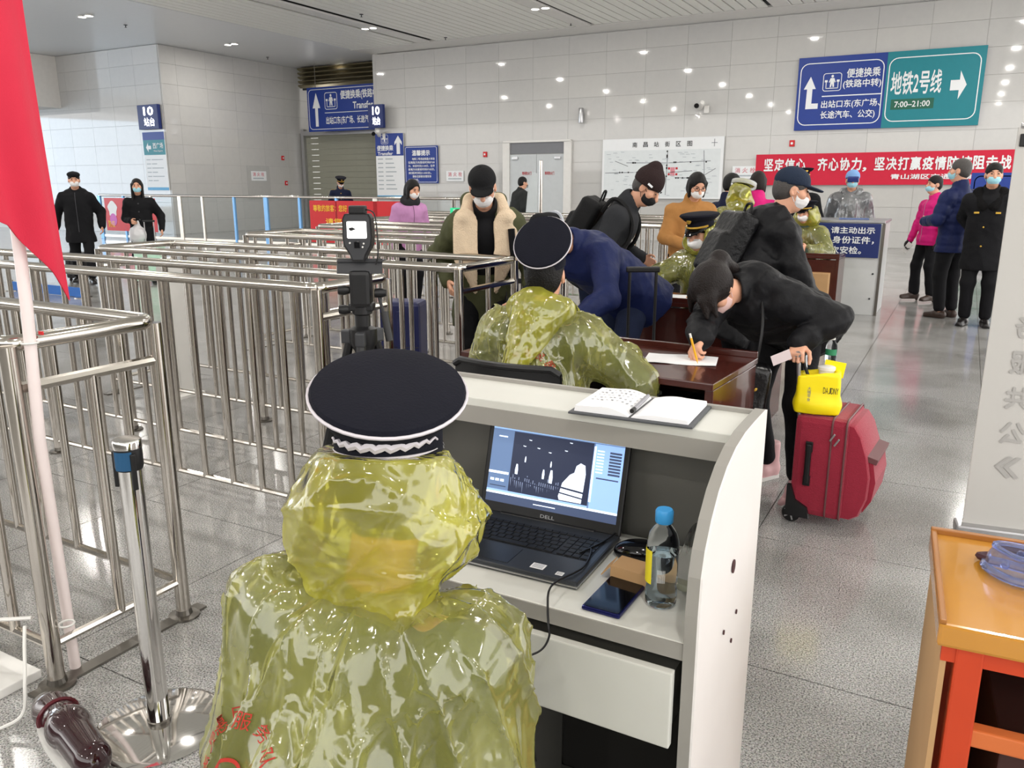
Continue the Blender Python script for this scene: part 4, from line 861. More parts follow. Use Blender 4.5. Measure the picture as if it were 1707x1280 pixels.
# ---------------------------------------------------------------- flag on its white pipe
t = thing('flag', 'large red flag on a white plastic pipe tied to the nearest barrier', 'flag', (-2.285, 1.31, 0))
b = MB(); b.tube([(-.075, .04, .01), (-.02, .0, .8), (.004, .004, 1.2), (.012, .02, 2.5)], .0165, 14); b.build('pole', mat('white_pvc', srgb(236, 222, 220), .3), t, True)
G = []
edge = [(.02, .115, 2.62), (.02, .12, 2.0), (.02, .125, 1.6), (.03, .132, 1.21)]
lowr = [(-.01, -.35, 1.66), (.0, -.15, 1.47), (.015, -.05, 1.42), (.02, -.005, 1.36), (.025, .04, 1.29), (.03, .08, 1.205)]
for i in range(26):
    u = i/25; zt = 2.62; row = []
    lo = np.array([np.interp(u, np.linspace(0, 1, 6), [p[c] for p in lowr]) for c in range(3)]); hi = np.array([.012, -.47+.535*u, 2.62])
    if u > .985: hi = np.array([.02, .062, 2.62])
    for j in range(30):
        v = j/29; p = hi+(lo-hi)*v; p[1] += (.0)*v; p[0] += .05+.014*math.sin(u*15+v*2.5)*(.3+.7*v)*(1-.55*v)+.010*math.sin(u*7-v*5); row.append(p)
    G.append(row)
b = MB(); b.sheet(G); b.sheet([[p+V(.004, 0, 0) for p in r_] for r_ in G]); b.build('cloth', mat('red_flag_cloth', srgb(200, 26, 58), .75, bump=.15, bscale=260, sheen=.2), t, smooth=True)
for z in (1.09, .20): b = MB(); b.tube([(.0+.022*math.cos(a)-.02*(z < .5), .022*math.sin(a), z) for a in np.linspace(0, 2*PI, 14, endpoint=False)], .0035, 5, closed=True); b.build('cable_tie', WHITE_PL, t, True)
flat(t, 'red_tape', [(-.02, 1.105), (.0, 1.105), (.0, 1.115), (-.02, 1.115)], RED_PRINT, .04)
b = MB(); b.tube(spline([(-2.33, 1.20, .24), (-2.29, 1.17, .2), (-2.24, 1.13, .12), (-2.23, 1.10, .03), (-2.28, 1.02, .006)], 8), .005, 6); tag(b.build('plastic_strap', WHITE_PL, None, True), 'white plastic strap hanging from the near barrier post to the floor', 'strap')
b = MB(); b.tube(spline([(-2.36, 1.24, .24), (-2.5, 1.17, .23), (-2.75, 1.08, .22), (-3.0, 1.0, .2)], 8), .006, 6); tag(b.build('plastic_strap', WHITE_PL, None, True), 'white plastic strap running left from the near barrier post', 'strap')
t = thing('base_plate', 'white lacquered steel base plate on the floor left of nearest barrier', 'plate', (-2.66, 1.1, 0)); b = MB(); b.box((0, .0, .015), (.5, .34, .03), bev=.004); b.build('plate', WHITE_PL, t); b = MB(); b.box((-.14, .02, .4), (.08, .05, .76), bev=.005); b.build('upright', STEEL2, t)
# glossy shoe at the bottom left
t = thing('leather_shoe', 'glossy dark burgundy leather shoe with pale sole at bottom left floor', 'shoe', (-1.985, 1.10, 0), 74)
S = Sculpt(.006); S.rc((0, .17, .055), (0, .02, .07), .046, .052, .03); S.rc((0, .02, .07), (0, -.16, .075), .052, .048, .03); S.ell((0, .20, .045), (.046, .07, .036), None, .03); S.cut((0, 0, .022), (0, 0, -1)); S.build('upper', mat('burgundy_patent', srgb(44, 16, 22), .08, coat=.6), t)
b = MB(); b.prism([(.056*math.cos(a)*(1+.1*math.sin(a)), .02+.245*math.sin(a)) for a in np.linspace(0, 2*PI, 28, endpoint=False)], .001, .026, 'xy'); b.build('sole', WHITE_PL, t)
b = MB(); b.tube([(.050*math.cos(a), .115, .060+.048*math.sin(a)) for a in np.linspace(-.2, PI+.2, 14)], .008, 6); b.build('reflection_band', mat('reflection_burgundy', srgb(86, 28, 36), .25), t, True)  # red-brown reflection near the toe, built as a coloured band

# ---------------------------------------------------------------- thermal camera on a tripod
t = thing('tripod', 'black photo tripod carrying the thermal camera in front of the second barrier', 'tripod', (-1.87, 2.27, 0))
for a, l in ((200, .30), (-60, .34), (75, .32)):
    d = V(math.cos(math.radians(a)), math.sin(math.radians(a)), 0); b = MB(); b.tube([d*.045+V(0, 0, 1.0), d*(.045+l*.45)+V(0, 0, .5)], .017, 8); lg = b.build('leg', BLACK_PL, t, True); b = MB(); b.tube([d*(.045+l*.42)+V(0, 0, .53), d*(.06+l)+V(0, 0, .02)], .012, 8); b.build('lower_tube', DKGREY, lg, True); b = MB(); b.lathe([(.018, 0), (.018, .03), (.01, .04)], d*(.06+l), 10); b.build('foot', BLACK_PL, lg)
b = MB(); b.lathe([(.03, .93), (.05, .97), (.05, 1.02), (.028, 1.03), (.028, 1.07), (.036, 1.075), (.036, 1.10), (.02, 1.105)], n=18); b.build('shoulder', BLACK_PL, t, True)
for a in (200, -60, 75): d = V(math.cos(math.radians(a)), math.sin(math.radians(a)), 0); b = MB(); b.box(d*.055+V(0, 0, .99), (.05, .035, .05), R=rot(0, 0, a), bev=.006); b.build('leg_joint', DKGREY, t)
b = MB(); b.lathe([(.012, .6), (.012, 1.1)], n=10); b.build('centre_column', DKGREY, t)
hR = rot(0, 0, 29)
b = MB(); b.box((0, 0, 1.165), (.075, .07, .13), R=hR, bev=.014); b.box((0, 0, 1.10), (.09, .06, .03), R=hR, bev=.008); hd = b.build('pan_head', BLACK_PL, t)
for dx, dz in ((-.06, 1.16), (.07, 1.15), (-.06, 1.09)): p = hR @ V(dx, -.01, 0); b = MB(); b.lathe([(.016, -.02), (.018, 0), (.012, .02)], (p[0], p[1], dz), 12, R=hR @ rot(0, 90, 0)); b.build('knob', BLACK_PL, hd, True)
b = MB(); b.box(hR @ V(0, -.01, 0)+V(0, 0, 1.245), (.16, .004, .055), R=hR @ rot(-22, 0, 0)); b.box(hR @ V(0, .03, 0)+V(0, 0, 1.262), (.16, .09, .004), R=hR); b.build('mount_plate', DKGREY, t)
b = MB(); b.tube(spline([hR @ V(.06, -.01, 0)+V(0, 0, 1.15), hR @ V(.085, -.03, 0)+V(0, 0, 1.06), hR @ V(.095, -.05, 0)+V(0, 0, 1.0)], 6), .006, 6); b.tube([hR @ V(.085, -.035, 0)+V(0, 0, 1.085), hR @ V(.105, -.06, 0)+V(0, 0, .985)], .014, 10); b.build('pan_handle', BLACK_PL, t, True)
t2 = thing('thermal_camera', 'black handheld thermal camera with bright white screen on the tripod', 'camera', (-1.87, 2.27, 1.262), 29)
b = MB(); o = [(-.02, 0), (.02, 0), (.026, .018), (.048, .055), (.052, .085), (.05, .15), (.042, .165), (-.042, .165), (-.05, .15), (-.052, .085), (-.048, .055), (-.026, .018)]; b.prism(o, -.03, .03); bd = b.build('housing', BLACK_PL, t2)
b = MB(); b.prism([(x*.9, .008+z*.93) for x, z in o], -.036, -.03); b.build('bezel', DKGREY, bd)
flat(t2, 'screen', rrect(-.034, .034, .082, .140, .004), mat('white_screen', (1, 1, 1, 1), .3, var=0, emit=1.6), -.0385, .004); flat(t2, 'screen_image', [(-.026, .118), (-.014, .12), (-.002, .113), (-.012, .11), (-.02, .107), (-.027, .112)], BLACK_PRINT, -.0395, .002)
for x, z in ((-.026, .066), (.022, .064), (.018, .052)): b = MB(); b.lathe([(.0035, 0), (.003, .003)], (x, -.036, z), 8, R=rot(90, 0, 0)); b.build('button', WHITE_PL, t2)
b = MB(); b.box((0, -.037, .06), (.022, .004, .024), bev=.002); b.build('keypad', BLACK_GL, t2)
b = MB(); b.lathe([(.03, 0), (.03, .05), (.024, .055)], (0, .03, .11), 18, R=rot(-90, 0, 0)); b.build('lens_barrel', BLACK_PL, t2, True); b = MB(); b.box((0, 0, .178), (.06, .04, .03), bev=.006); b.build('top_shoe', BLACK_PL, t2)
b = MB(); b.tube(spline([(.03, -.01, .18), (.06, -.02, .165), (.068, -.02, .1), (.07, -.03, .03), (.06, -.03, -.01)], 8), .0025, 6); b.build('cable', BLACK_PL, t2, True)

# ---------------------------------------------------------------- counter with the laptop
ox, oy = -.72, 1.46
t = thing('service_counter', 'pale grey service counter with raised ledge and curved end panel holding the laptop', 'counter', (ox, oy, 0)); q = lambda x, y, z: (x-ox, y-oy, z)
prof = [(1.70, 0), (1.70, 1.062), (1.60, 1.062), (1.52, 1.06), (1.45, 1.05), (1.39, 1.03), (1.34, 1.0), (1.30, .96), (1.27, .915), (1.255, .87), (1.25, .80), (1.25, 0)]
prof = [(y-oy, z) for y, z in prof]
pi_ = MB(); pi_.prism(prof, -.322-ox, -.326-ox, 'yz'); ep = MB(); ep.prism(prof, -.326-ox, -.348-ox, 'yz'); e = ep.build('end_panel', LAMI_EDGE, t); pi_.build('panel_face', LAMI_WHITE, e)
for (y, z, r) in ((1.475, .80, .014), (1.43, .68, .005), (1.53, .675, .005), (1.50, .625, .005), (1.34, .36, .005)): b = MB(); b.lathe([(r, 0), (r, .002)], (-.321-ox, y-oy, z), 14, R=rot(0, 90, 0), sy=.8); b.build('screw_hole' if r < .01 else 'cable_hole', mat('hole_dark', srgb(70, 40, 42), .7), e)
b = MB(); b.prism(prof, -1.16-ox, -1.135-ox, 'yz'); b.build('end_panel', LAMI_WHITE, t)
b = MB(); b.box(q(-.742, 1.45, .7235), (.786, .385, .033), bev=.003); wt = b.build('worktop', LAMINATE, t); b = MB(); b.box(q(-.742, 1.2565, .7225), (.786, .003, .032)); b.build('edge_band', LAMI_EDGE, wt)
b = MB(); b.box(q(-.742, 1.61, 1.04), (.786, .175, .022), bev=.003); lg = b.build('ledge', LAMINATE, t); b = MB(); b.box(q(-.742, 1.525, 1.012), (.786, .012, .04)); b.build('apron', LAMI_EDGE, lg); b = MB(); b.box(q(-.742, 1.692, 1.054), (.786, .012, .012)); b.build('lip', LAMI_EDGE, lg)
b = MB(); b.box(q(-.742, 1.685, .52), (.786, .02, 1.02)); b.build('back_panel', LAMI_DARK, t)
b = MB(); b.box(q(-.555, 1.238, .616), (.392, .018, .152), bev=.003); dr = b.build('drawer', LAMINATE, t); b = MB(); b.box(q(-.555, 1.42, .61), (.37, .34, .11)); b.build('drawer_box', LAMI_DARK, dr)
b = MB(); b.box(q(-.95, 1.246, .37), (.37, .018, .64), bev=.003); b.build('door', LAMI_WHITE, t); b = MB(); b.box(q(-.762, 1.45, .35), (.016, .36, .70)); b.build('divider', LAMI_DARK, t); b = MB(); b.box(q(-.56, 1.66, .35), (.40, .01, .70)); b.build('shade_back', mat('void_shade', srgb(44, 42, 40), .8), t); b = MB(); b.box(q(-.742, 1.46, .04), (.78, .38, .03)); b.build('bottom_board', LAMI_DARK, t)  # panel behind the open recess carries the shade of the void in its colour

# laptop
lt = thing('laptop', 'open black laptop showing a grey thermal camera picture on the counter', 'laptop', (-.777, 1.46, .7405), 1.5); DECK = mat('laptop_deck', srgb(52, 55, 60), .38, .2); KEYM = mat('key_black', srgb(18, 18, 20), .5)
b = MB(); b.box((0, 0, .0085), (.362, .252, .016), bev=.005); bs = b.build('base', DECK, lt); b = MB(); b.box((0, 0, .0065), (.365, .255, .004), bev=.0018); b.build('silver_rim', ALU, bs)
b = MB(); b.box((-.035, -.075, .0168), (.105, .072, .0012)); b.build('touchpad', mat('touchpad_m', srgb(40, 43, 48), .3), lt)
b = MB(); b.box((.0, .028, .0164), (.328, .112, .0012)); kb = b.build('keyboard', KEYM, lt)
kc = {}
def key(w, d, x, y):
    kk = (round(w, 4), round(d, 4))
    if kk not in kc: bb = MB(); bb.box((0, 0, .0175), (w, d, .0028), bev=.0009); o_ = bb.build('key', KEYM, kb); kc[kk] = o_.data; bpy.data.objects.remove(o_)
    inst('key', kc[kk], kb, (x, y, 0))
pt = .0186
for r_, (yy, n_) in enumerate(((.077, 18), (.0585, 13), (.040, 13), (.0215, 12), (.003, 11))):
    dd = .011 if r_ == 0 else .0155; xx = -.162; first = (pt*.88, pt*1.0, pt*1.45, pt*1.7, pt*2.2)[r_]; end = .16 if r_ == 0 else .084
    if r_ == 0:
        for i in range(18): key(.0155, dd, -.154+i*.0181, yy)
        continue
    key(first-.003, dd, xx+first/2, yy); xx += first; m_ = n_-1
    while xx+pt*1.5 < end: key(pt-.0028, dd, xx+pt/2, yy); xx += pt
    key(end-xx-.002, dd, (xx+end)/2, yy)
for (x_, w_) in ((-.151, .020), (-.129, .018), (-.108, .018), (-.086, .018), (-.028, .092), (.030, .018), (.049, .018), (.070, .018)): key(w_, .0155, x_, -.0155)
for i in range(4):
    for j in range(5): key(.0155, .0155, .098+i*.0182, .0585-j*.0185)

LR = rot(-16, 0, 0); hp = V(0, .122, .014); lp = lambda x, z, y=0: hp+LR @ V(x, y, z)
b = MB(); b.box(lp(0, .12, .004), (.362, .010, .24), R=LR, bev=.004); ld = b.build('lid', BLACK_PL, lt); b = MB(); b.tube([lp(-.12, 0, .0), lp(.12, 0, .0)], .006, 10); b.build('hinge', BLACK_PL, lt, True)

def sflat(name, x0, x1, z0, z1, m, lev): b = MB(); y = -.0012-.0003*lev; b.add([lp(x0, z0, y), lp(x1, z0, y), lp(x1, z1, y), lp(x0, z1, y)], [(0, 1, 2, 3)]); return b.build(name, m, SCR if name != 'screen' else lt, fix=False)
def em(n, c, e=.9): return mat(n, c, .4, var=0, emit=e)
UI_L, UI_M, UI_D, UI_W, IR_D = em('ui_light', srgb(150, 186, 232)), em('ui_mid', srgb(96, 120, 158)), em('ui_dark', srgb(60, 72, 100)), em('ui_white', srgb(226, 236, 250), 1.1), em('ir_dark', srgb(34, 42, 66)); IR_G = em('ir_grey', srgb(120, 132, 160)); IR_W = em('ir_white', srgb(224, 234, 250))
SCR = sflat('screen', -.168, .168, .026, .226, UI_M, 0)
sx = lambda u: -.168+.336*u
sz = lambda v: .026+.2*v
for nm, u0, u1, v0, v1, m_, lv in (('title_bar', 0, 1, .955, 1, UI_M, 1), ('tool_bar', 0, 1, .88, .945, UI_L, 1), ('side_panel', 0, .16, .12, .87, UI_M, 1), ('side_panel', .79, 1, .12, .87, UI_L, 1), ('bright_strip', 0, 1, .10, .125, UI_W, 2), ('status_bar', 0, 1, 0, .10, UI_D, 1), ('bright_strip', 0, .16, .34, .37, UI_W, 2), ('bright_strip', 0, .78, .125, .15, UI_L, 2), ('thermal_image', .17, .78, .15, .87, IR_D, 3), ('scale_bar', .785, .80, .2, .84, UI_W, 4)): sflat(nm, sx(u0), sx(u1), sz(v0), sz(v1), m_, lv)
rr = random.Random(11)
b = MB()
def spoly(pts, lev): y = -.0012-.0003*lev; b.add([lp(sx(u), sz(v), y) for u, v in pts], [tuple(range(len(pts)))])
for u, v in ((.29, .8), (.36, .72), (.45, .69), (.57, .74), (.6, .84), (.25, .72)): b = MB(); spoly([(u, v), (u+.025, v-.003), (u+.02, v-.014), (u+.002, v-.01)], 4); b.build('heat_spot', IR_W, SCR, fix=False)
for u, v, s_ in ((.22, .42, 1), (.43, .42, .8), (.49, .4, 1.2), (.48, .55, .5), (.28, .56, .5)): b = MB(); spoly([(u-.012*s_, v), (u-.006*s_, v+.07*s_), (u+.006*s_, v+.07*s_), (u+.012*s_, v), (u+.01*s_, v-.07*s_), (u-.01*s_, v-.07*s_)], 4); b.build('heat_figure', IR_W, SCR, fix=False)
b = MB(); spoly([(.56, .2), (.58, .36), (.63, .47), (.66, .5), (.67, .58), (.70, .62), (.735, .6), (.745, .5), (.74, .3), (.735, .16), (.57, .16)], 4); b.build('heat_figure', IR_W, SCR, fix=False)
b = MB()
for i in range(24): u = .18+i*.016; v = .33+rr.uniform(-.05, .04); spoly([(u, v), (u+.006, v), (u+.006, v-rr.uniform(.04, .16)), (u, v-.04)], 4)
b.build('heat_bars', IR_G, SCR, fix=False, kind='stuff')
b = MB(); spoly([(.2, .37), (.76, .29), (.76, .27), (.2, .35)], 5); spoly([(.2, .31), (.76, .22), (.76, .205), (.2, .295)], 5); b.build('heat_rails', IR_D, SCR, fix=False)
b = MB()
for i in range(8): b = MB(); spoly([(.9, .80-i*.035), (.985, .80-i*.035), (.985, .777-i*.035), (.9, .777-i*.035)], 3); b.build('ui_field', UI_D, SCR, fix=False)
for q_ in ([(.82, .49), (.98, .49), (.98, .475), (.82, .475)], [(.02, .2), (.15, .2), (.15, .188), (.02, .188)]): b = MB(); spoly(q_, 3); b.build('slider', UI_D, SCR, fix=False)
b = MB()
for i in range(8): spoly([(.81, .80-i*.035), (.86, .80-i*.035), (.86, .787-i*.035), (.81, .787-i*.035)], 3)
for u in (.03, .08, .84, .88, .92, .96): spoly([(u, .985), (u+.025, .985), (u+.025, .972), (u, .972)], 3)
for i in range(3): spoly([(.02+.04*i, .28), (.05+.04*i, .28), (.05+.04*i, .25), (.02+.04*i, .25)], 3)
spoly([(.05, .80), (.12, .80), (.12, .785), (.05, .785)], 3); spoly([(.38, .055), (.55, .055), (.55, .045), (.38, .045)], 3); b.build('ui_text', UI_W, SCR, fix=False, kind='stuff')
v_, f_ = fit_text('DELL', -.018, .018, .0085, .0165, 0); b = MB(); b.add([lp(p[0], p[1], -.0016) for p in v_], f_); b.build('lettering', mat('silver_print', srgb(170, 172, 176), .4), ld, fix=False)
b = MB(); b.add([lp(.002*math.cos(a), .233+.002*math.sin(a), -.0016) for a in np.linspace(0, 2*PI, 10, endpoint=False)], [tuple(range(10))]); b.build('webcam', mat('webcam_m', srgb(60, 60, 80), .1), ld, fix=False)
for (x_, y_, w_, d_) in ((.082, -.095, .03, .022), (.135, -.105, .016, .014)): b = MB(); b.box((x_, y_, .0172), (w_, d_, .0008)); st = b.build('sticker', PAPER, lt); b = MB(); [b.box((x_, y_+d_*(.3-.2*i), .0177), (w_*.8, d_*.07, .0003)) for i in range(4)]; b.build('print', GREY_PRINT, st)
b = MB(); b.tube(spline([(-.61, 1.585, .763), (-.62, 1.53, .761), (-0.640, 1.460, 0.761), (-0.627, 1.488, 0.761), (-0.607, 1.402, 0.761), (-0.627, 1.323, 0.761), (-0.624, 1.278, 0.761), (-0.609, 1.243, 0.744), (-0.596, 1.220, 0.727), (-0.592, 1.215, 0.704), (-0.609, 1.212, 0.672), (-0.657, 1.210, 0.639), (-0.675, 1.210, 0.618), (-0.663, 1.212, 0.584), (-0.649, 1.220, 0.531), (-0.660, 1.300, 0.350)], 8), .0022, 6); tag(b.build('usb_cable', BLACK_PL, None, True), 'thin black cable crossing the laptop and hanging over the drawer front', 'cable')
# mouse, box, phone, bottle, wrapper, notebook
t = thing('computer_mouse', 'black computer mouse on the counter right of the laptop', 'mouse', (-.535, 1.545, .741), -70); S = Sculpt(.003); S.ell((0, 0, .012), (.033, .058, .026), None, .005); S.cut((0, 0, .001), (0, 0, -1)); o = S.build('shell', BLACK_GL, t); b = MB(); b.box((0, .032, .036), (.006, .016, .006), bev=.002); b.build('wheel', DKGREY, t)
t = thing('cardboard_box', 'small open brown cardboard box lying under the water bottle', 'box', (-.50, 1.435, .741), -6); b = MB(); b.box((0, 0, .002), (.10, .05, .003)); b.box((0, -.025, .016), (.10, .002, .03)); b.box((0, .025, .016), (.10, .002, .03)); b.box((.049, 0, .016), (.002, .05, .03)); b.build('tray', CARD, t); b = MB(); b.box((-.062, -.008, .020), (.030, .042, .002), R=rot(8, -50, 0)); b.build('flap', CARD, t); b = MB(); b.box((.0, .0, .031), (.10, .05, .002), R=rot(4, 0, 0)); b.build('lid_flap', CARD, t)
t = thing('smartphone', 'dark blue smartphone lying screen up beside the laptop', 'phone', (-.515, 1.355, .7405), -1); b = MB(); b.box((0, 0, .0045), (.078, .158, .0085), bev=.004); bd = b.build('body', mat('phone_blue', srgb(30, 34, 92), .2, .5), t); b = MB(); b.prism(rrect(-.0355, .0355, -.0755, .0755, .006), .0088, .0095, 'xy'); b.build('glass', BLACK_GL, t)
PET = mat('clear_plastic', (.93, .97, 1, 1), .03, trans=1.0, var=0, ior=1.12); WATER = mat('water', (.82, .93, 1, 1), .0, trans=1.0, var=0, ior=1.33)
def bottle(label, loc, s, capm, labm, lab_z, rz=0, wl=.11):
    t = thing('water_bottle', label, 'bottle', loc, rz); P = [(.026, 0), (.031, .006), (.031, .03), (.029, .045), (.031, .055), (.0315, .12), (.031, .135), (.026, .152), (.014, .168), (.013, .178)]
    P = [(a*s, z*s) for a, z in P]; b = MB(); b.lathe(P, n=28); b.build('shell', PET, t, True); b = MB(); b.lathe([(a*.94, z+.002) for a, z in P if z < wl*s]+[(.029*s, wl*s)], n=28); b.build('water', WATER, t, True)
    b = MB(); b.lathe([(.0165*s, .172*s), (.0175*s, .174*s), (.0175*s, .195*s), (.015*s, .199*s)], n=24); b.build('cap', capm, t, True)
    b = MB(); A0, A1, z0, z1 = lab_z; n = 14; an = [math.radians(A0+(A1-A0)*i/n) for i in range(n+1)]; r_ = .0322*s; b.sheet([[(r_*math.cos(a), r_*math.sin(a), z*s) for z in (z0, z1)] for a in an]); b.build('label', labm, t, True); return t
bt = bottle('clear water bottle with blue cap and yellow label standing on the counter', (-.432, 1.374, .741), .97, mat('cap_blue', srgb(56, 150, 214), .35), mat('label_yellow', srgb(236, 220, 40), .45), (170, 250, .05, .12))
b = MB(); 
for i in range(9): a = math.radians(272+3.2*i); b.add([(.0324*.97*math.cos(a), .0324*.97*math.sin(a), .056), (.0324*.97*math.cos(a+.02), .0324*.97*math.sin(a+.02), .056), (.0324*.97*math.cos(a+.02), .0324*.97*math.sin(a+.02), .082), (.0324*.97*math.cos(a), .0324*.97*math.sin(a), .082)], [(0, 1, 2, 3)])
b.build('barcode', WHITE, bt, fix=False)
t = thing('plastic_wrapper', 'crumpled clear plastic wrapper behind the bottle against the end panel', 'wrapper', (-.40, 1.47, .741)); S = Sculpt(.005); S.ell((0, 0, .035), (.036, .07, .04), None, .01); S.ell((.0, .06, .07), (.03, .05, .05), None, .02); S.warp(folds(.012, 70, (0, 0, 1), .5, 4)); S.cut((0, 0, .001), (0, 0, -1)); S.build('film', mat('clear_film', (.95, .97, .97, 1), .12, trans=1.0, var=0, ior=1.05), t); b = MB(); b.box((0, -.03, .012), (.05, .03, .012), R=rot(0, 20, 30), bev=.002); b.build('folded_note', mat('note_paper', srgb(190, 190, 170), .8), t)
t = thing('notebook', 'open notebook with handwriting and pen lying on the counter ledge', 'notebook', (-.565, 1.60, 1.052), 3); b = MB(); b.box((0, 0, .003), (.265, .19, .005), bev=.002); b.build('cover', mat('notebook_cover', srgb(74, 76, 80), .5), t)
for sg in (-1, 1):
    n = 14; prof = [(sg*.003, .006)]+[(sg*(.004+.116*i/n), .006+(.018 if sg < 0 else .012)*math.sin(min(1, (i/n)*1.5+.08)*PI*.62)*(1-.25*i/n)) for i in range(n+1)]+[(sg*.122, .006)]; b = MB(); b.prism(prof, -.085, .085); b.build('pages', PAPER, t)
    if sg < 0:
        b = MB(); rr = random.Random(2)
        for r_ in range(5):
            for c_ in range(9):
                x_ = -.105+c_*.011+rr.uniform(-.002, .002); i_ = abs(x_)-.004; zz = .0065+.018*math.sin(min(1, (i_/.116)*1.5+.08)*PI*.62)*(1-.25*i_/.116); yy = .06-r_*.022
                b.add([(x_, yy, zz+.001), (x_+.006, yy+rr.uniform(-.004, .004), zz+.001), (x_+.006, yy+.003, zz+.001), (x_, yy+.004, zz+.001)], [(0, 1, 2, 3)])
        b.build('handwriting', GREY_PRINT, t, kind='stuff')
b = MB(); b.tube([(.0, -.06, .016), (-.004, .06, .018)], .0042, 8); b.build('pen', mat('pen_clear', srgb(150, 150, 156), .2), t, True); b = MB(); b.tube([(.0, -.07, .016), (0, -.052, .016)], .005, 8); b.build('pen_grip', BLACK_PL, t, True)

# ---------------------------------------------------------------- lacquered tables
def table(label, c, rz, w, d, z=.77, front=-1, books=False, shelf=True):
    """front: side (-1 = local -y) that is open with a shelf"""
    t = thing('writing_table', label, 'table', (c[0], c[1], 0), rz); T_ = .03
    b = MB(); b.box((0, 0, z-T_/2), (w, d, T_), bev=.005); top = b.build('tabletop', WOOD_RED, t)
    b = MB(); b.box((0, -front*(d/2-.012), z+.014), (w, .024, .03), bev=.004); b.build('back_rim', WOOD_RED, top)
    for x in (-w/2+.02, w/2-.02): b = MB(); b.box((x, 0, (z-T_)/2), (.035, d-.03, z-T_), bev=.004); b.build('side_panel', WOOD_RED, t)
    b = MB(); b.box((0, -front*(d/2-.03), (z-T_)/2+.02), (w-.07, .02, z-T_-.06)); b.build('modesty_panel', WOOD_RED, t)
    if shelf: b = MB(); b.box((0, 0, z-.20), (w-.07, d-.08, .018)); b.build('shelf', WOOD_RED, t)
    return t
table('dark red lacquered writing table in front of the seated officer with the notebook woman', (-1.38, 3.40), -4, 1.22, .60)
table('dark red table with papers behind the first one, plain panel towards camera', (-1.52, 5.42), 0, 1.05, .50, .775, 1)
table('dark red table standing beside the pale grey counter with blue sign', (-1.78, 9.8), 0, 1.22, .52, .77, 1)
for (c, rz, lab) in (((-1.04, 3.44, .7715), 12, 'white form under the hand of the woman writing'), ((-1.66, 5.44, .7765), -4, 'white form with an orange pencil on the second table'), ((-1.45, 9.8, .7715), 5, 'white paper lying on the third table by the grey counter')):
    t = thing('paper_form', lab, 'paper', c, rz); G = [[((i-3)*.052, (j-2)*.052, .002+.003*math.sin(i*1.3)*math.cos(j)) for j in range(5)] for i in range(7)]; b = MB(); b.sheet(G); b.sheet([[(p[0], p[1], p[2]-.0018) for p in r_] for r_ in G]); b.build('sheet', PAPER, t, True)
b = MB(); b.tube([(-1.62, 5.40, .784), (-1.52, 5.43, .784)], .004, 6); tag(b.build('pencil', mat('orange_pencil', srgb(226, 150, 60), .5), None, True), 'orange pencil lying on the form on the second table', 'pencil')
for (c, rz, col, lab) in (((-1.02, 3.32, .582), 8, srgb(40, 16, 24), 'dark maroon book on the shelf under the first writing table'), ((-.93, 3.40, .582), -10, srgb(24, 20, 24), 'black book at the right on the shelf of the first writing table'), ((-1.2, 3.36, .582), 14, srgb(200, 200, 202), 'pale papers on the shelf under the first writing table')):
    t = thing('book' if 'book' in lab else 'papers', lab, 'book' if 'book' in lab else 'paper', c, rz); b = MB(); b.box((0, 0, .012), (.18, .24, .022), bev=.003); b.build('cover', mat('cover_%d' % int(col[0]*1e5), col, .4), t); b = MB(); b.box((.003, 0, .012), (.178, .235, .016)); b.build('pages', PAPER, t)
t = thing('cardboard_box', 'brown cardboard box stored under the third table', 'box', (-1.5, 9.68, .0)); b = MB(); b.box((0, -.1, .44), (.5, .3, .3), bev=.004); b.build('carton', CARD, t); b = MB(); b.box((0, -.1, .592), (.5, .05, .003)); b.build('tape', mat('packing_tape', srgb(170, 120, 70), .3), t); b = MB(); b.box((0, -.1, .145), (.46, .28, .29)); b.build('lower_carton', CARD, t)
# chair of the second officer
t = thing('office_chair', 'black chair with curved backrest behind the counter', 'chair', (-1.48, 2.86, 0)); b = MB(); G = [[(x, -.22-.05*math.cos(x/.23*1.4)+.0, z+(.0 if abs(x) < .2 else -.02)) for z in (.54, .64, .76, .86)] for x in np.linspace(-.23, .23, 15)]
b.sheet(G); b.sheet([[(p[0], p[1]+.02, p[2]) for p in r_] for r_ in G]); b.tube([G[i][3] for i in range(15)], .014, 8); b.build('backrest', BLACK_PL, t, True); b = MB(); b.box((0, 0, .45), (.45, .44, .04), bev=.015); b.build('seat', BLACK_PL, t)
for x in (-.2, .2):
    for y in (-.2, .2): b = MB(); b.tube([(x*.95, y, .44), (x*1.08, y*1.08, 0)], .012, 8); b.build('leg', STEEL2, t, True)
    b = MB(); b.tube([(x, -.2, .44), (x, -.24, .6)], .011, 8); b.build('back_support', STEEL2, t, True)
for (x, y, rz, lab) in ((-.715, .745, 0, 'dark stool hidden under the officer at the laptop'), (-1.72, 5.95, 0, 'dark stool under the officer behind the second table'), (-1.62, 10.32, 0, 'dark stool under the officer at the third table')):
    t = thing('stool', lab, 'stool', (x, y, 0), rz); b = MB(); b.lathe([(.0, .40), (.16, .40), (.165, .425), (.15, .44), (0, .44)], n=20); b.build('seat', BLACK_PL, t, True)
    for a in range(4): d = V(math.cos(a*PI/2+.78), math.sin(a*PI/2+.78), 0); b = MB(); b.tube([d*.12+V(0, 0, .4), d*.17], .012, 8); b.build('leg', STEEL2, t, True)
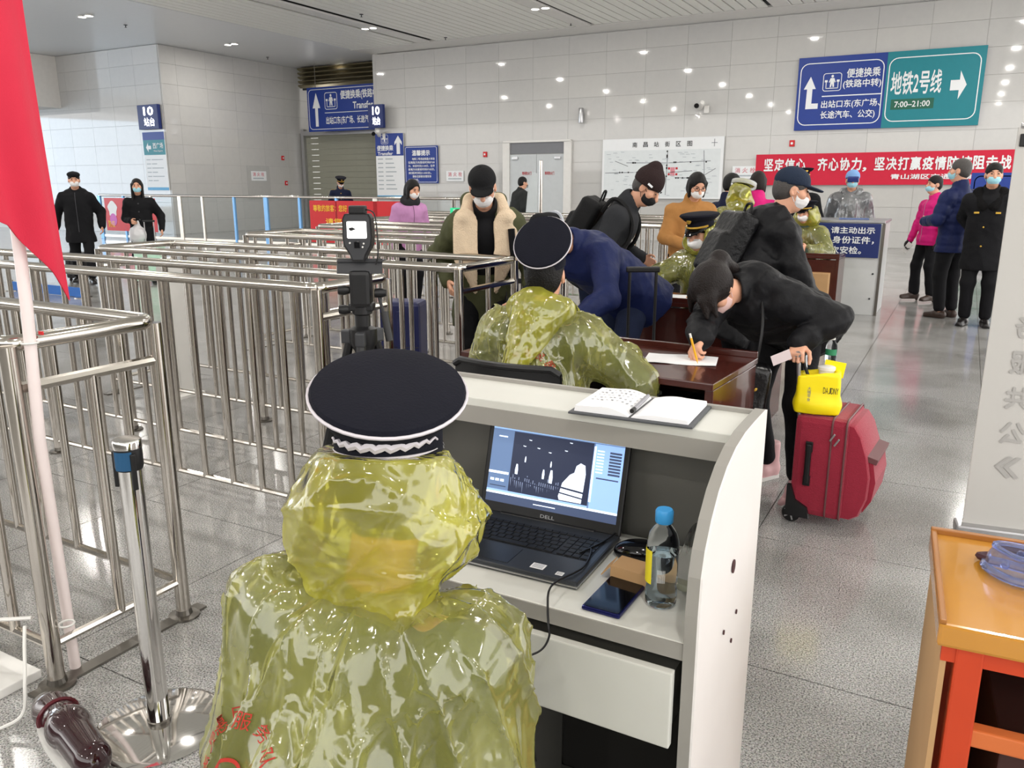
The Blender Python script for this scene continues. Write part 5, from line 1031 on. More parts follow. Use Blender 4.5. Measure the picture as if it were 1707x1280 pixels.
# grey counter with blue sign
t = thing('check_counter', 'pale grey counter with blue notice panel in front of the nurse', 'counter', (-1.34, 10.6, 0)); GC = mat('counter_grey', srgb(206, 207, 207), .4)
b = MB(); b.box((0, .42, .545), (1.0, .84, 1.09), bev=.006); bd = b.build('cabinet', GC, t); b = MB(); b.box((0, .44, 1.11), (1.02, .86, .03), bev=.004); b.build('top', ALU, t); b = MB(); b.box((.5, .0, .545), (.03, .03, 1.09)); b.build('corner_trim', STEEL2, t)
for (x, z) in ((.43, .5), (.42, .2)): b = MB(); b.lathe([(.012, 0), (.01, .01)], (x, -.002, z), 10, R=rot(90, 0, 0)); b.build('lock', DKGREY, bd)
s = board('notice_sign', 'blue panel with white text on the front of the pale grey counter', 'sign', (-1.86, 10.575, .69), 0, .99, .40, SIGN_NAVY, .02)
text(s, '请主动出示', .44, .93, .28, .36, WHITE, -.012, .02); text(s, '车票、身份证件，', .14, .93, .16, .25, WHITE, -.012, .02); text(s, '进行二次安检。', .14, .8, .04, .13, WHITE, -.012, .02)
t = thing('clipboard', 'blue folder lying on top of the pale grey counter', 'folder', (-1.22, 10.95, 1.126), 8); b = MB(); b.box((0, 0, .006), (.34, .24, .012), bev=.003); b.build('cover', mat('folder_blue', srgb(90, 110, 160), .4), t)
bottle('small bottle with blue cap standing on the counter beside officer', (-1.82, 10.9, 1.126), 1.0, mat('cap_blue', None), mat('label_white_blue', srgb(150, 180, 210), .5), (150, 300, .05, .12))

# ---------------------------------------------------------------- luggage
REDF = mat('wine_red_fabric', srgb(150, 24, 50), .75, var=.12, vscale=60, bump=.4, bscale=180, sheen=.2); REDB = mat('brown_trim', srgb(104, 64, 66), .5)
t = thing('suitcase', 'wine red fabric trolley suitcase with a yellow bag on top', 'suitcase', (-.445, 3.87, 0), -4)
b = MB(); b.box((0, 0, .285), (.235, .37, .47), bev=.03); sh = b.build('shell', REDF, t); prf = [(.105, .505), (.135, .50), (.165, .455), (.195, .37), (.215, .27), (.212, .17), (.185, .085), (.15, .06), (.105, .06)]
b = MB(); b.rings([[(x*.97, -.172, .28+(z-.28)*.97) for x, z in prf], [(x, -.158, z) for x, z in prf], [(x, .158, z) for x, z in prf], [(x*.97, .172, .28+(z-.28)*.97) for x, z in prf]]); b.build('front_pocket', REDF, t, True)
prf = [(.19, .345), (.222, .335), (.238, .25), (.228, .16), (.195, .10)]
b = MB(); b.prism(prf, -.150, .150); pk = b.build('lower_pocket', REDF, t); b = MB(); b.box((.213, 0, .350), (.05, .306, .026), R=rot(0, 14, 0), bev=.003); b.build('pocket_trim', REDB, pk)
for x in (.045, .105): b = MB(); P = [(x, y, z) for y, z in rrect(-.187, .187, .05, .522, .03)]; b.tube(P, .0045, 6, closed=True); b.build('zip', REDB, sh, True)
for dz in (0, .02): b = MB(); b.box((.05+dz, -.195, .44-dz), (.008, .006, .04), R=rot(0, 30, 0), bev=.002); b.build('zip_puller', ALU, sh)
b = MB(); b.box((-.045, -.195, .30), (.026, .018, .19), bev=.008); b.build('side_handle', BLACK_PL, t); b = MB(); b.box((-.045, -.19, .38), (.032, .01, .05), bev=.004); b.box((-.045, -.19, .22), (.032, .01, .05), bev=.004); b.build('handle_mount', BLACK_PL, t)
for y in (-.165, .165):
    b = MB(); b.prism([(-.125, .04), (-.02, .04), (-.03, .09), (-.085, .12), (-.11, .19), (-.125, .19)], y-.027*(1 if y < 0 else -1)-.01, y-.027*(1 if y < 0 else -1)+.01); b.build('corner_guard', BLACK_PL, t)
    b = MB(); b.lathe([(.012, -.011), (.038, -.011), (.042, -.006), (.042, .006), (.038, .011), (.012, .011)], (-.105, y, .042), 20, R=rot(90, 0, 0)); wh = b.build('wheel', BLACK_PL, t, True)
    for k in range(5): a = k*2*PI/5; b = MB(); b.box((-.105+.018*math.cos(a), y, .042+.018*math.sin(a)), (.03, .025, .007), R=rot(0, -math.degrees(a), 0)); b.build('spoke', ALU, wh)
for y in (-.15, -.03): b = MB(); b.tube([(-.108, y, .50), (-.135, y, .785)], .009, 8); b.build('handle_tube', ALU, t, True)
b = MB(); b.tube([(-.135, -.165, .79), (-.135, -.015, .79)], .015, 10); b.build('grip', ALU, t, True); b = MB(); b.tube([(0, -.05, .525), (0, -.03, .545), (0, .03, .545), (0, .05, .525)], .008, 6); b.build('top_handle', BLACK_PL, t, True)
YB = mat('yellow_bag', srgb(252, 228, 8), .5, var=.04, bump=.2, bscale=14)
t = thing('shopping_bag', 'bright yellow shopping bag standing on the red suitcase', 'bag', (-.50, 3.78, .525), 8); S = Sculpt(.006); S.bx((0, 0, .09), (.075, .05, .085), None, .018, .01); S.ell((0, -.02, .04), (.10, .07, .05), None, .03); S.ell((0, 0, .2), (.07, .045, .07), None, .004, True); S.warp(folds(.006, 36, (0, 0, 1), .6, 2)); S.cut((0, 0, .185), (-.2, .0, 1)); S.cut((0, 0, .001), (0, 0, -1)); yb = S.build('bag_body', YB, t); bvh_y = None
b = MB(); b.tube(spline([(-.05, -.02, .17), (-.075, .02, .22), (-.09, .05, .255)], 6), .008, 6); b.build('strap', BLACK_PL, t, True); b = MB(); b.box((.06, .055, .19), (.09, .006, .07), R=rot(0, 8, 0)); b.build('back_flap', YB, t)
def wrap_text(s, ob, x0, x1, z0, z1, m, yfrom, parent, vertical=False, dirv=(0, 1, 0)):
    bv = BVHTree.FromPolygons([v.co for v in ob.data.vertices], [p.vertices for p in ob.data.polygons]); b = MB(); n = len(s)
    for i, ch in enumerate(s):
        a, c, d, e = (x0, x1, z1-(z1-z0)*(i+1)/n*.97, z1-(z1-z0)*i/n) if vertical else (x0+(x1-x0)*i/n, x0+(x1-x0)*(i+.92)/n, z0, z1)
        v, f = fit_text(ch, a, c, d, e, 0); P = []
        for p in v:
            h_ = bv.ray_cast(Vector((p[0], yfrom, p[1])), Vector(dirv)); P.append((p[0], h_[0].y-.0015, p[1]) if h_[0] else (p[0], yfrom+.05, p[1]))
        b.add(P, f)
    return b.build('lettering', m, parent, fix=False)
wrap_text('DAJDNY', yb, .02, .085, .10, .128, BLACK_PRINT, -.3, t); wrap_text('大嘴零食', yb, -.045, -.03, .06, .125, GREY_PRINT, -.3, t, True)
t = thing('paper_cup', 'white lidded cup sticking out of the yellow bag', 'cup', (-.475, 3.80, .63)); b = MB(); b.lathe([(.026, 0), (.034, .085), (.038, .087), (.038, .10), (.03, .104)], n=24); b.build('cup', WHITE_PL, t, True)
bottle('clear bottle with green label and white cap sticking out of the yellow bag', (-.475, 3.90, .70), .80, WHITE_PL, mat('label_green', srgb(40, 130, 90), .5), (160, 340, .085, .12), 0, .10)
def trolley(label, c, rz, w, d, h, m, hz=None, hm=None):
    t = thing('suitcase', label, 'suitcase', (c[0], c[1], 0), rz); b = MB(); b.box((0, 0, .05+h/2), (w, d, h), bev=.03); sh = b.build('shell', m, t)
    for k in range(3): b = MB(); b.box((-w*.3+w*.3*k, -d/2-.003, .05+h/2), (w*.12, .012, h*.8), bev=.004); b.build('rib', m, sh)
    b = MB(); b.tube([(-w*.45, -d/2*.98, .05+h*.5), (w*.45, -d/2*.98, .05+h*.5)], .004, 6); b.build('seam', BLACK_PL, sh)
    for x in (-1, 1):
        for y in (-1, 1): b = MB(); b.lathe([(.012, -.012), (.026, -.012), (.026, .012), (.012, .012)], (x*(w/2-.05), y*(d/2-.04), .026), 14, R=rot(0, 90, 0)); b.build('wheel', BLACK_PL, t, True)
    if hz:
        for x in (-.075, .075): b = MB(); b.tube([(x, d*.3, h), (x, d*.3, hz-.03)], .009, 8); b.build('handle_tube', hm or BLACK_PL, t, True)
        b = MB(); b.box((0, d*.3, hz-.015), (.19, .026, .032), bev=.008); b.build('grip', BLACK_PL, t)
    return t
NAVYS = mat('navy_shell', srgb(28, 34, 84), .4)
trolley('black suitcase with tall black telescopic handle behind the first writing table', (-1.53, 4.3), 28, .38, .24, .58, BLACK_PL, 1.08)
trolley('black suitcase held by the man in the olive parka', (-2.54, 4.62), 10, .30, .22, .55, BLACK_PL, .93)
trolley('navy suitcase standing behind the bars left of the olive parka', (-3.55, 4.78), 20, .30, .24, .66, NAVYS)
trolley('pale mint green suitcase beside the woman in the black coat', (-11.35, 8.6), 30, .42, .26, .56, mat('mint_shell', srgb(190, 226, 204), .4), 1.0, ALU)
trolley('black suitcase pulled by the man walking at far left', (-12.75, 8.3), 20, .34, .24, .42, BLACK_PL, .95, ALU)
t = thing('plastic_bag', 'white plastic carrier bag held by the woman in the black coat', 'bag', (-11.62, 8.62, .62)); S = Sculpt(.012); S.ell((0, 0, .14), (.17, .1, .15), None, .02); S.rc((0, 0, .25), (.03, 0, .36), .05, .015, .05); S.warp(folds(.02, 40, (0, 0, 1), .7, 6)); S.build('film', mat('white_film', srgb(232, 230, 232), .3, trans=.2), t)
# ---------------------------------------------------------------- right foreground: yellow desk, goggles, banner stand
YW = mat('yellow_lacquer', srgb(192, 134, 52), .14, var=.12, vscale=5, coat=.4); ORG = mat('orange_paint', srgb(196, 66, 32), .45, var=.08)
t = thing('lacquered_desk', 'yellow lacquered wooden desk with orange legs at the bottom right corner', 'desk', (.424, 1.757, 0), 4)
b = MB(); b.box((0, 0, .738), (.80, .44, .045), bev=.006); tp = b.build('desktop', YW, t); b = MB(); b.box((0, .214, .766), (.80, .014, .014), bev=.003); b.box((-.394, 0, .764), (.012, .44, .010), bev=.003); b.build('raised_rim', mat('rim_wood', srgb(160, 104, 46), .3), tp); b = MB(); b.box((0, -.205, .70), (.78, .014, .03)); b.build('front_rail', ORG, t)
for x in (-.345, .345):
    for y in (-.195, .19): b = MB(); b.box((x, y, .37), (.045, .04, .74), bev=.004); b.build('leg', ORG, t)
b = MB(); b.box((0, -.195, .54), (.66, .03, .035), bev=.004); b.build('stretcher', mat('orange_wood', srgb(206, 110, 58), .4), t); b = MB(); b.box((0, .18, .40), (.66, .015, .66)); b.build('shade_panel', mat('underside_shade', srgb(56, 32, 28), .6), t); b = MB(); b.box((.02, -.0, .27), (.58, .34, .50), bev=.004); b.build('inner_box', mat('maroon_board', srgb(64, 36, 32), .6), t); b = MB(); b.box((-.385, .0, .365), (.010, .42, .72)); b.build('side_board', CARD, t)  # dark panel added under the desktop, shade of the void put into its colour
GOG = mat('blue_clear_plastic', srgb(190, 205, 250), .08, trans=.85, var=0, ior=1.25)
t = thing('safety_goggles', 'pair of clear blue safety goggles lying on the yellow desk', 'goggles', (.205, 1.755, .761), -25)
S = Sculpt(.004)
P = [(.092*math.cos(a_)*(1+.10*math.cos(2*a_)), .046*math.sin(a_)*(1-.30*math.exp(-((math.cos(a_))/.22)**2)*(1 if math.sin(a_) < 0 else .4))) for a_ in np.linspace(0, 2*PI, 26, endpoint=False)]
b = MB(); b.tube([(x, y, .012) for x, y in P], .009, 8, closed=True); b.build('face_seal', GOG, t, True); b = MB(); b.tube([(x*.86, y*.82, .058) for x, y in P], .006, 8, closed=True); b.build('lens_rim', GOG, t, True)
b = MB(); b.rings([[(x, y, .014) for x, y in P], [(x*.98, y*.97, .035) for x, y in P], [(x*.87, y*.83, .058) for x, y in P]], False); b.build('frame', GOG, t, True); b = MB(); b.prism([(x*.86, y*.82) for x, y in P], .057, .060, 'xy'); b.build('lens', mat('goggle_lens', (.95, .97, 1, 1), .03, trans=1.0, var=0, ior=1.1), t)
for x_, y_ in ((-.05, .032), (.05, .032), (-.05, -.034), (.05, -.034)): b = MB(); b.lathe([(.008, -.004), (.009, .0), (.006, .006)], (x_, y_*1.1, .036), 12, R=rot(-90 if y_ > 0 else 90, 0, 0)); b.build('vent', GOG, t, True)
b = MB(); b.tube(spline([(-.092, .0, .02), (-.125, .03, .010), (-.08, .085, .008), (.02, .095, .010), (.11, .05, .010), (.094, 0, .02)], 8), .007, 6); b.build('strap', mat('dark_strap', srgb(60, 20, 34), .6), t, True)
t = thing('banner_stand', 'tall pale grey roll up banner seen from behind at the right edge', 'banner', (.13, 3.95, 0), 8); b = MB(); b.box((.45, 0, .90), (.88, .008, 1.70)); sh = b.build('sheet', mat('banner_back', srgb(196, 194, 190), .6, var=.02), t); b = MB(); b.box((.45, 0, .025), (.94, .10, .05), bev=.01); b.build('base', ALU, t); b = MB(); b.tube([(.02, 0, 1.755), (.88, 0, 1.755)], .012, 8); b.build('top_bar', ALU, t, True); b = MB(); b.box((.035, -.006, 1.70), (.03, .012, .05), bev=.004); b.build('clip', BLACK_PL, t)
for i, ch in enumerate('务服共公》'): text(t, ch, .10, .20, .90-i*.155, 1.0-i*.155, mat('faint_grey_print', srgb(174, 172, 169), .6), -.006, .03, True)

# ---------------------------------------------------------------- thin plastic raincoats
def film(name, base, tint, opac, seed=0.0, rough=.10, bumpd=.022):
    m = bpy.data.materials.new(name); m.use_nodes = True; nt = m.node_tree; N = nt.nodes; L = nt.links; N.remove(N['Principled BSDF']); out = N['Material Output']
    tc = N.new('ShaderNodeTexCoord'); mp = N.new('ShaderNodeMapping'); mp.inputs['Scale'].default_value = (1, 1, .30); mp.inputs['Location'].default_value = (seed, seed*.7, 0); L.new(tc.outputs['Object'], mp.inputs['Vector'])
    n0 = N.new('ShaderNodeTexNoise'); n0.inputs['Scale'].default_value = 5; n0.inputs['Detail'].default_value = 2; L.new(mp.outputs[0], n0.inputs['Vector'])
    vm = N.new('ShaderNodeVectorMath'); vm.operation = 'MULTIPLY_ADD'; vm.inputs[1].default_value = (.20, .20, .20); L.new(n0.outputs['Color'], vm.inputs[0]); L.new(mp.outputs[0], vm.inputs[2])
    def ridged(sc, det, src):
        n = N.new('ShaderNodeTexNoise'); n.noise_type = 'RIDGED_MULTIFRACTAL'; n.normalize = True; n.inputs['Scale'].default_value = sc; n.inputs['Detail'].default_value = det; L.new(src, n.inputs['Vector']); return n.outputs['Fac']
    def mul(a, b, op='MULTIPLY', c=None):
        x = N.new('ShaderNodeMath'); x.operation = op
        for i, v in enumerate((a, b, c)):
            if v is None: continue
            if isinstance(v, (int, float)): x.inputs[i].default_value = v
            else: L.new(v, x.inputs[i])
        return x.outputs[0]
    big = ridged(7, 2, vm.outputs[0]); fine = ridged(34, 3, vm.outputs[0]); crk = ridged(36, 2, tc.outputs['Object'])
    n3 = N.new('ShaderNodeTexNoise'); n3.inputs['Scale'].default_value = 4.5; n3.inputs['Detail'].default_value = 1; L.new(tc.outputs['Object'], n3.inputs['Vector'])
    mk = N.new('ShaderNodeMapRange'); mk.inputs[1].default_value = .42; mk.inputs[2].default_value = .60; mk.inputs[3].default_value = .10; L.new(n3.outputs['Fac'], mk.inputs[0])
    h = mul(fine, mk.outputs[0], 'MULTIPLY'); h = mul(h, .75, 'MULTIPLY_ADD', mul(big, 1.2)); h = mul(mul(crk, mk.outputs[0]), .22, 'MULTIPLY_ADD', h)
    bp = N.new('ShaderNodeBump'); bp.inputs['Strength'].default_value = 1.0; bp.inputs['Distance'].default_value = bumpd; L.new(h, bp.inputs['Height'])
    tr = N.new('ShaderNodeBsdfTransparent'); tr.inputs[0].default_value = tint; df = N.new('ShaderNodeBsdfDiffuse'); df.inputs[0].default_value = base; L.new(bp.outputs[0], df.inputs['Normal'])
    tl = N.new('ShaderNodeBsdfTranslucent'); tl.inputs[0].default_value = base; m1 = N.new('ShaderNodeMixShader'); m1.inputs[0].default_value = .45; L.new(df.outputs[0], m1.inputs[1]); L.new(tl.outputs[0], m1.inputs[2])
    lw = N.new('ShaderNodeLayerWeight'); lw.inputs[0].default_value = .32; L.new(bp.outputs[0], lw.inputs['Normal'])
    op = mul(mul(lw.outputs['Facing'], lw.outputs['Facing']), .9, 'MULTIPLY_ADD', mul(mul(fine, mk.outputs[0]), .5, 'MULTIPLY_ADD', mul(mk.outputs[0], .14, 'MULTIPLY_ADD', opac-.10))); op.node.use_clamp = True
    m2 = N.new('ShaderNodeMixShader'); L.new(op, m2.inputs[0]); L.new(tr.outputs[0], m2.inputs[1]); L.new(m1.outputs[0], m2.inputs[2])
    gl = N.new('ShaderNodeBsdfGlossy'); gl.inputs['Roughness'].default_value = rough; L.new(bp.outputs[0], gl.inputs['Normal'])
    fr = N.new('ShaderNodeFresnel'); fr.inputs['IOR'].default_value = 1.6; L.new(bp.outputs[0], fr.inputs['Normal']); fm = mul(fr.outputs[0], 1.6, 'MULTIPLY_ADD', .02); fm.node.use_clamp = True
    m3 = N.new('ShaderNodeMixShader'); L.new(fm, m3.inputs[0]); L.new(m2.outputs[0], m3.inputs[1]); L.new(gl.outputs[0], m3.inputs[2]); L.new(m3.outputs[0], out.inputs['Surface'])
    return m
FILM_Y = film('yellow_plastic_film', srgb(242, 239, 132), srgb(250, 250, 210), .31); FILM_YH = film('yellow_hood_film', srgb(244, 239, 92), srgb(250, 250, 185), .42, 3.1); FILM_G = film('grey_plastic_film', srgb(196, 198, 200), srgb(225, 225, 228), .40, 1.7)
def creases(amp, f, org, seed=0):
    """long soft folds fanning down from org"""
    r = np.random.RandomState(seed); ph = r.uniform(0, 6, 4); org = V(*org)
    def fn(P):
        d = P-org; th = np.arctan2(d[:, 0], -d[:, 1]); z = d[:, 2]; rr_ = np.linalg.norm(d, axis=1); w = np.clip(rr_*4-.15, 0, 1)
        o = (1-np.abs(np.sin(th*f*.5+ph[0]+1.2*np.sin(z*4+ph[1])+.6*np.sin(th*2))))**1.8+.55*(1-np.abs(np.sin(th*f*1.25+z*6+ph[2]+np.sin(z*7))))**3
        return -amp*w*(o-.55)
    return fn
def sharp(amp, f, ax, seed=0):
    """thin crisp pleats of crumpled film, in patches, drawn out along ax"""
    r = np.random.RandomState(seed+40); ax = nrm(V(*ax)); k = []
    for i in range(4):
        v = r.normal(size=3); v -= ax*np.dot(v, ax)*.86; k.append((nrm(v)*f*(.7+.4*i), r.uniform(0, 6)))
    g = [(r.normal(size=3)*9, r.uniform(0, 6)) for i in range(3)]
    def fn(P):
        w = sum(np.sin(P @ a+b) for a, b in g); m = np.clip(.45+.5*w, 0, 1); o = 0
        for i, (a, b) in enumerate(k): o = o+(1-np.abs(np.sin(P @ a*.5+b+.9*w)))**5*(.85**i)
        return -amp*m*o
    return fn
def raincoat(s, m=None, hm=None, hood='up', hem=.30, fat=1.0, seed=1, amp=.014, fr=9, vox=None, wide=1.0, name='raincoat', crumple=0):
    k = s.k; m = m or FILM_Y; hm = hm or FILM_YH; S = Sculpt(vox or s.vox); f = s.T @ V(0, 1, 0); w = s.slim*fat
    S.rc(s.t(0, -.02, -hem), s.waist, .25*k*w*wide, .20*k*w, .06, (f, .82)); S.rc(s.waist, s.chest, .20*k*w, .195*k*w, .06, (f, .80)); S.rc(s.t(-.15*s.slim, -.01, .405), s.t(.15*s.slim, -.01, .405), .098*k*fat, None, .07)
    for (a, b, c) in s.arms: S.rc(a, b, .105*k*fat, .088*k*fat, .06); S.rc(b, c-(c-b)*.04, .086*k*fat, .066*k*fat, .03)
    S.warp(creases(amp, fr, s.neck+V(0, .0, .02), seed)); S.warp(folds(amp*.3, 30, s.T @ V(.35, .2, 1), .9, seed+3)); S.warp(sharp(crumple, 46, s.T @ V(.3, .1, 1), seed)) if crumple else 0; S.cut(s.t(0, 0, -hem-.10), s.T @ V(0, 0, -1)); S.ell(s.neck+s.T @ V(0, .015, .07), (.075, .08, .07), s.T, .02, True)
    coat = S.build(name, m, s.root); S = Sculpt(vox or s.vox*.8); up = s.T @ V(0, 0, 1)
    if hood == 'up':
        S.ell(s.hl(0, -.035, -.01), V(.132, .15, .145)*k, s.HR, .02); S.rc(s.hl(-.085, -.06, -.085), s.hl(.085, -.06, -.085), .08*k, None, .05); S.rc(s.t(-.05, -.04, .52), s.t(.05, -.04, .52), .075*k, None, .03); S.rc(s.hl(-.10, .0, -.08), s.hl(.10, -.0, -.08), .055*k, .06*k, .05)
        S.warp(folds(.030, 27, s.HR @ V(.9, .2, .55), .95, seed+1)); S.warp(folds(.009, 62, s.HR @ V(.8, 0, 1), .92, seed+2)); S.warp(sharp(crumple*.8, 44, s.HR @ V(.75, .1, .6), seed+5)) if crumple else 0; S.ell(s.hl(0, .10, -.01), V(.078, .10, .10)*k, s.HR, .02, True); S.ell(s.hl(0, -.0, .0), V(.088, .105, .125)*k, s.HR, .01, True); S.cut(s.hl(0, 0, .052), s.HR @ V(0, .12, 1))
    else:
        S.rc(s.t(-.10, -.05, .53), s.t(.10, -.05, .53), .06*k, None, .05); S.rc(s.t(-.10, .02, .53), s.t(-.05, .08, .48), .05*k, .03*k, .04); S.rc(s.t(.10, .02, .53), s.t(.05, .08, .48), .05*k, .03*k, .04); S.rc(s.t(0, -.115, .50), s.t(-.05, -.17, .27), .12*k, .05*k, .05, (s.T @ V(0, 1, 0), .55))
        S.warp(folds(.012, 40, (1, .2, .3), .6, seed)); S.warp(folds(.005, 95, (.5, .1, 1), .7, seed+2)); S.warp(sharp(crumple*.9, 60, s.T @ V(.6, .1, .7), seed+5)) if crumple else 0; S.ell(s.neck+s.T @ V(0, .01, .07), (.075, .085, .08), s.T, .015, True)
    S.build('hood', hm, coat); return coat
RED_STAMP = mat('red_stamp', srgb(176, 44, 30), .6)
def back_print(fig, coat, c, rx, rz_, size, chars, a0=200, a1=-20, yfrom=-1.2):
    """ring of red characters with an emblem on the back of a raincoat (local frame of the wearer)"""
    bv = BVHTree.FromPolygons([v.co for v in coat.data.vertices], [p.vertices for p in coat.data.polygons]); up = fig.T @ V(0, 0, 1); dr = Vector(fig.T @ V(0, 1, 0)); b = MB(); n = len(chars)
    def put(pts, fs):
        P = []
        for x, z in pts:
            p = V(x, 0, 0)+fig.pel+up*z-fig.T @ V(0, .6, 0); h_ = bv.ray_cast(Vector(p), dr); P.append(h_[0]-dr*.003 if h_[0] else Vector(p)+dr*.45)
        b.add([p[:] for p in P], fs)
    for i, ch in enumerate(chars):
        a = math.radians(a0+(a1-a0)*i/(n-1)); v, f = fit_text(ch, -size/2, size/2, -size/2, size/2, 0); r = a-PI/2; q_ = [(c[0]+rx*math.cos(a)+p[0]*math.cos(r)-p[1]*math.sin(r), c[1]+rz_*math.sin(a)+p[0]*math.sin(r)+p[1]*math.cos(r)) for p in v]; put(q_, f)
    n = 28
    for r0, r1 in ((.34, .27), (.13, .0001)): put([(c[0]+rx*r0*math.cos(2*PI*i/n), c[1]+rx*r0*math.sin(2*PI*i/n)) for i in range(n)]+[(c[0]+rx*r1*math.cos(2*PI*i/n), c[1]+rx*r1*math.sin(2*PI*i/n)) for i in range(n)], [(i, (i+1) % n, n+(i+1) % n, n+i) for i in range(n)])
    b.build('lettering', RED_STAMP, coat, fix=False)

# ---------------------------------------------------------------- the people
# 1 officer at the laptop, from behind
p = Fig('seated officer in yellow raincoat and black peaked cap with white piping, at the laptop', (-.772, .735), 12, 1.70, sit=.335, lean=27, head=(4, 6, 0), L=(-.20, .34, .42), R=(.20, .34, .40), vox=.008, pole=((-.25, -.6, -1), (.25, -.6, -1)), side=5.5, slim=.92)
p.body(.008).jacket(C_UNI, hem=.10, fat=.84, fold=.002, collar=False, name='uniform_jacket'); p.trousers(C_NAVY); p.shoes(SHOE); p.hair()
c = raincoat(p, hem=.24, fat=.90, seed=4, amp=.026, fr=8, vox=.0055, wide=1.22, crumple=.011); back_print(p, c, (-.14, .19), .085, .085, .026, '南昌惠民服务队红旗', 190, -20)
p.officer_cap(tilt=19, roll=9, gold=False, braid=True, crown=.127, lift=.092, arc0=215, arc1=350)
# 2 officer at the first table, from behind
p = Fig('seated officer in yellow raincoat with hood down and dark peaked cap, at the first table', (-1.50, 2.90), 6, 1.70, sit=.40, lean=14, head=(-10, 6, 0), L=(-.26, .34, .79), R=(.30, .36, .79), vox=.009, pole=((-.4, -.6, -.8), None))
p.body(.009).jacket(C_UNI, hem=.12, fat=.86, fold=.002, name='uniform_jacket'); p.trousers(C_NAVY); p.shoes(SHOE); p.hair()
c = raincoat(p, hood='down', hem=.22, seed=8, amp=.016, fr=11, vox=.0065, crumple=.008); back_print(p, c, (.0, .24), .115, .10, .032, '南昌铁路惠民服务队', 200, -20)
p.officer_cap(tilt=40, gold=False, crown=.120, up=.055, lift=.088, fwd=-.015)
# 3 officer facing the camera behind the second table
p = Fig('seated officer in yellow raincoat facing the camera with gold banded cap and white respirator', (-1.60, 5.96), 172, 1.70, sit=.45, lean=16, head=(14, -14, 0), L=(-.30, .42, .82), R=(.26, .52, .90), hand=('relax', ('relax', (.2, .8, .1), (0, .1, -1))), vox=.010)
p.body().jacket(C_UNI, name='uniform_jacket'); p.trousers(C_NAVY); p.shoes(SHOE); p.hair(); p.mask(MASK_W, True); p.gloves(GLOVE_W); raincoat(p, seed=12, vox=.008, crumple=.008); p.officer_cap(tilt=8)
b = MB(); A = np.linspace(math.radians(10), math.radians(170), 14); b.sheet([[p.hl(.10*math.cos(a), .118*math.sin(a), z) for z in (-.10, -.03, .045)] for a in A]); b.build('face_shield', mat('shield_clear', (.97, .98, .98, 1), .04, trans=1.0, var=0, ior=1.03), p.root, True)
# 4 officer at the third table
p = Fig('seated officer in yellow raincoat at the third table beside the grey counter', (-1.62, 10.32), 150, 1.70, sit=.45, lean=8, head=(8, 10, 0), L=(-.28, .36, .82), R=(.28, .36, .82), vox=.013)
p.body().jacket(C_UNI, name='uniform_jacket'); p.trousers(C_NAVY); p.shoes(SHOE); p.hair(); p.mask(MASK_W, True); raincoat(p, seed=15, vox=.012); p.officer_cap(tilt=8)
# 5 woman writing
p = Fig('woman in black puffer coat bent over the table writing, ponytail and pink boots', (-.735, 4.10), 160, 1.64, lean=68, head=(74, -16, 0), L=(-.225, .238, .82), R=(.02, .66, .845), feet=((-.16, .02), (.10, -.12)), pole=((.15, -.5, 1), (.9, .2, .5)), hand=(('grip', (-.35, .8, -.35), (0, -.2, -1)), ('pen', (-.25, .75, -.45), (-.5, .3, -.8))), vox=.0075, hips=(.05, -.16, .86), armk=.93)
p.body(.006).jacket(C_BLACKP, hem=.10, fat=1.20, fold=.012, quilt_=(.007, .13), hood=True, nap=26, seed=5); p.trousers(C_BLACK, .95); p.shoes(BOOT_PINK, boot=True); p.hair(HAIRB, 'pony', .007); p.mask(mat('pale_pink_mask', srgb(226, 190, 184), .7)); p.glasses()
W_ = p
# 6 man in dark cap with backpack
p = Fig('man in black hooded coat and navy cap leaning, seen from behind with white mask', (-1.14, 4.84), -50, 1.66, lean=26, head=(14, -16, 0), L=(-.30, .42, .86), R=(.26, .40, .84), vox=.010)
p.body().jacket(C_BLACKP, hem=.24, fat=1.20, hood=True, fold=.012, seed=9); p.trousers(C_BLACK); p.shoes(SHOE); p.hair(HAIRG); p.mask(MASK_W); p.ball_cap(cloth('navy_cap', srgb(34, 44, 62)))
M_ = p
# 7 man in the olive parka
p = Fig('man in olive parka with cream fleece lining, black cap and white mask', (-2.80, 4.68), 214, 1.68, lean=22, head=(28, -6, 4), L=(-.30, .20, .86), R=(.24, .18, .92), feet=((-.10, .10), (.12, -.06)), vox=.009)
p.body(.008); p.jacket(C_BLACK, hem=.06, fat=.90, name='sweater', fold=.003, sleeve=.62); p.jacket(C_OLIVE, hem=.30, fat=1.16, name='parka', fold=.012, seed=3, opening=.085, collar=False); p.trousers(C_BLACK, 1.02); p.shoes(SHOE); p.hair(); p.mask(MASK_W); p.ball_cap(cloth('black_cap', srgb(20, 20, 22)))
S = Sculpt(.008)
fl = lambda sg: (p.T @ V(sg*.45, 1, .25), .34)
for sg in (-1, 1): S.rc(p.t(sg*.095, -.05, .56), p.t(sg*.13, .07, .49), .042*p.k, .05*p.k, .03); S.rc(p.t(sg*.13, .085, .465), p.t(sg*.135, .175, .27), .085*p.k, .085*p.k, .03, (p.T @ V(sg*.35, 1, .2), .2)); S.rc(p.t(sg*.125, .18, .26), p.t(sg*.07, .20, .02), .075*p.k, .02*p.k, .03, (p.T @ V(sg*.3, 1, .2), .22))
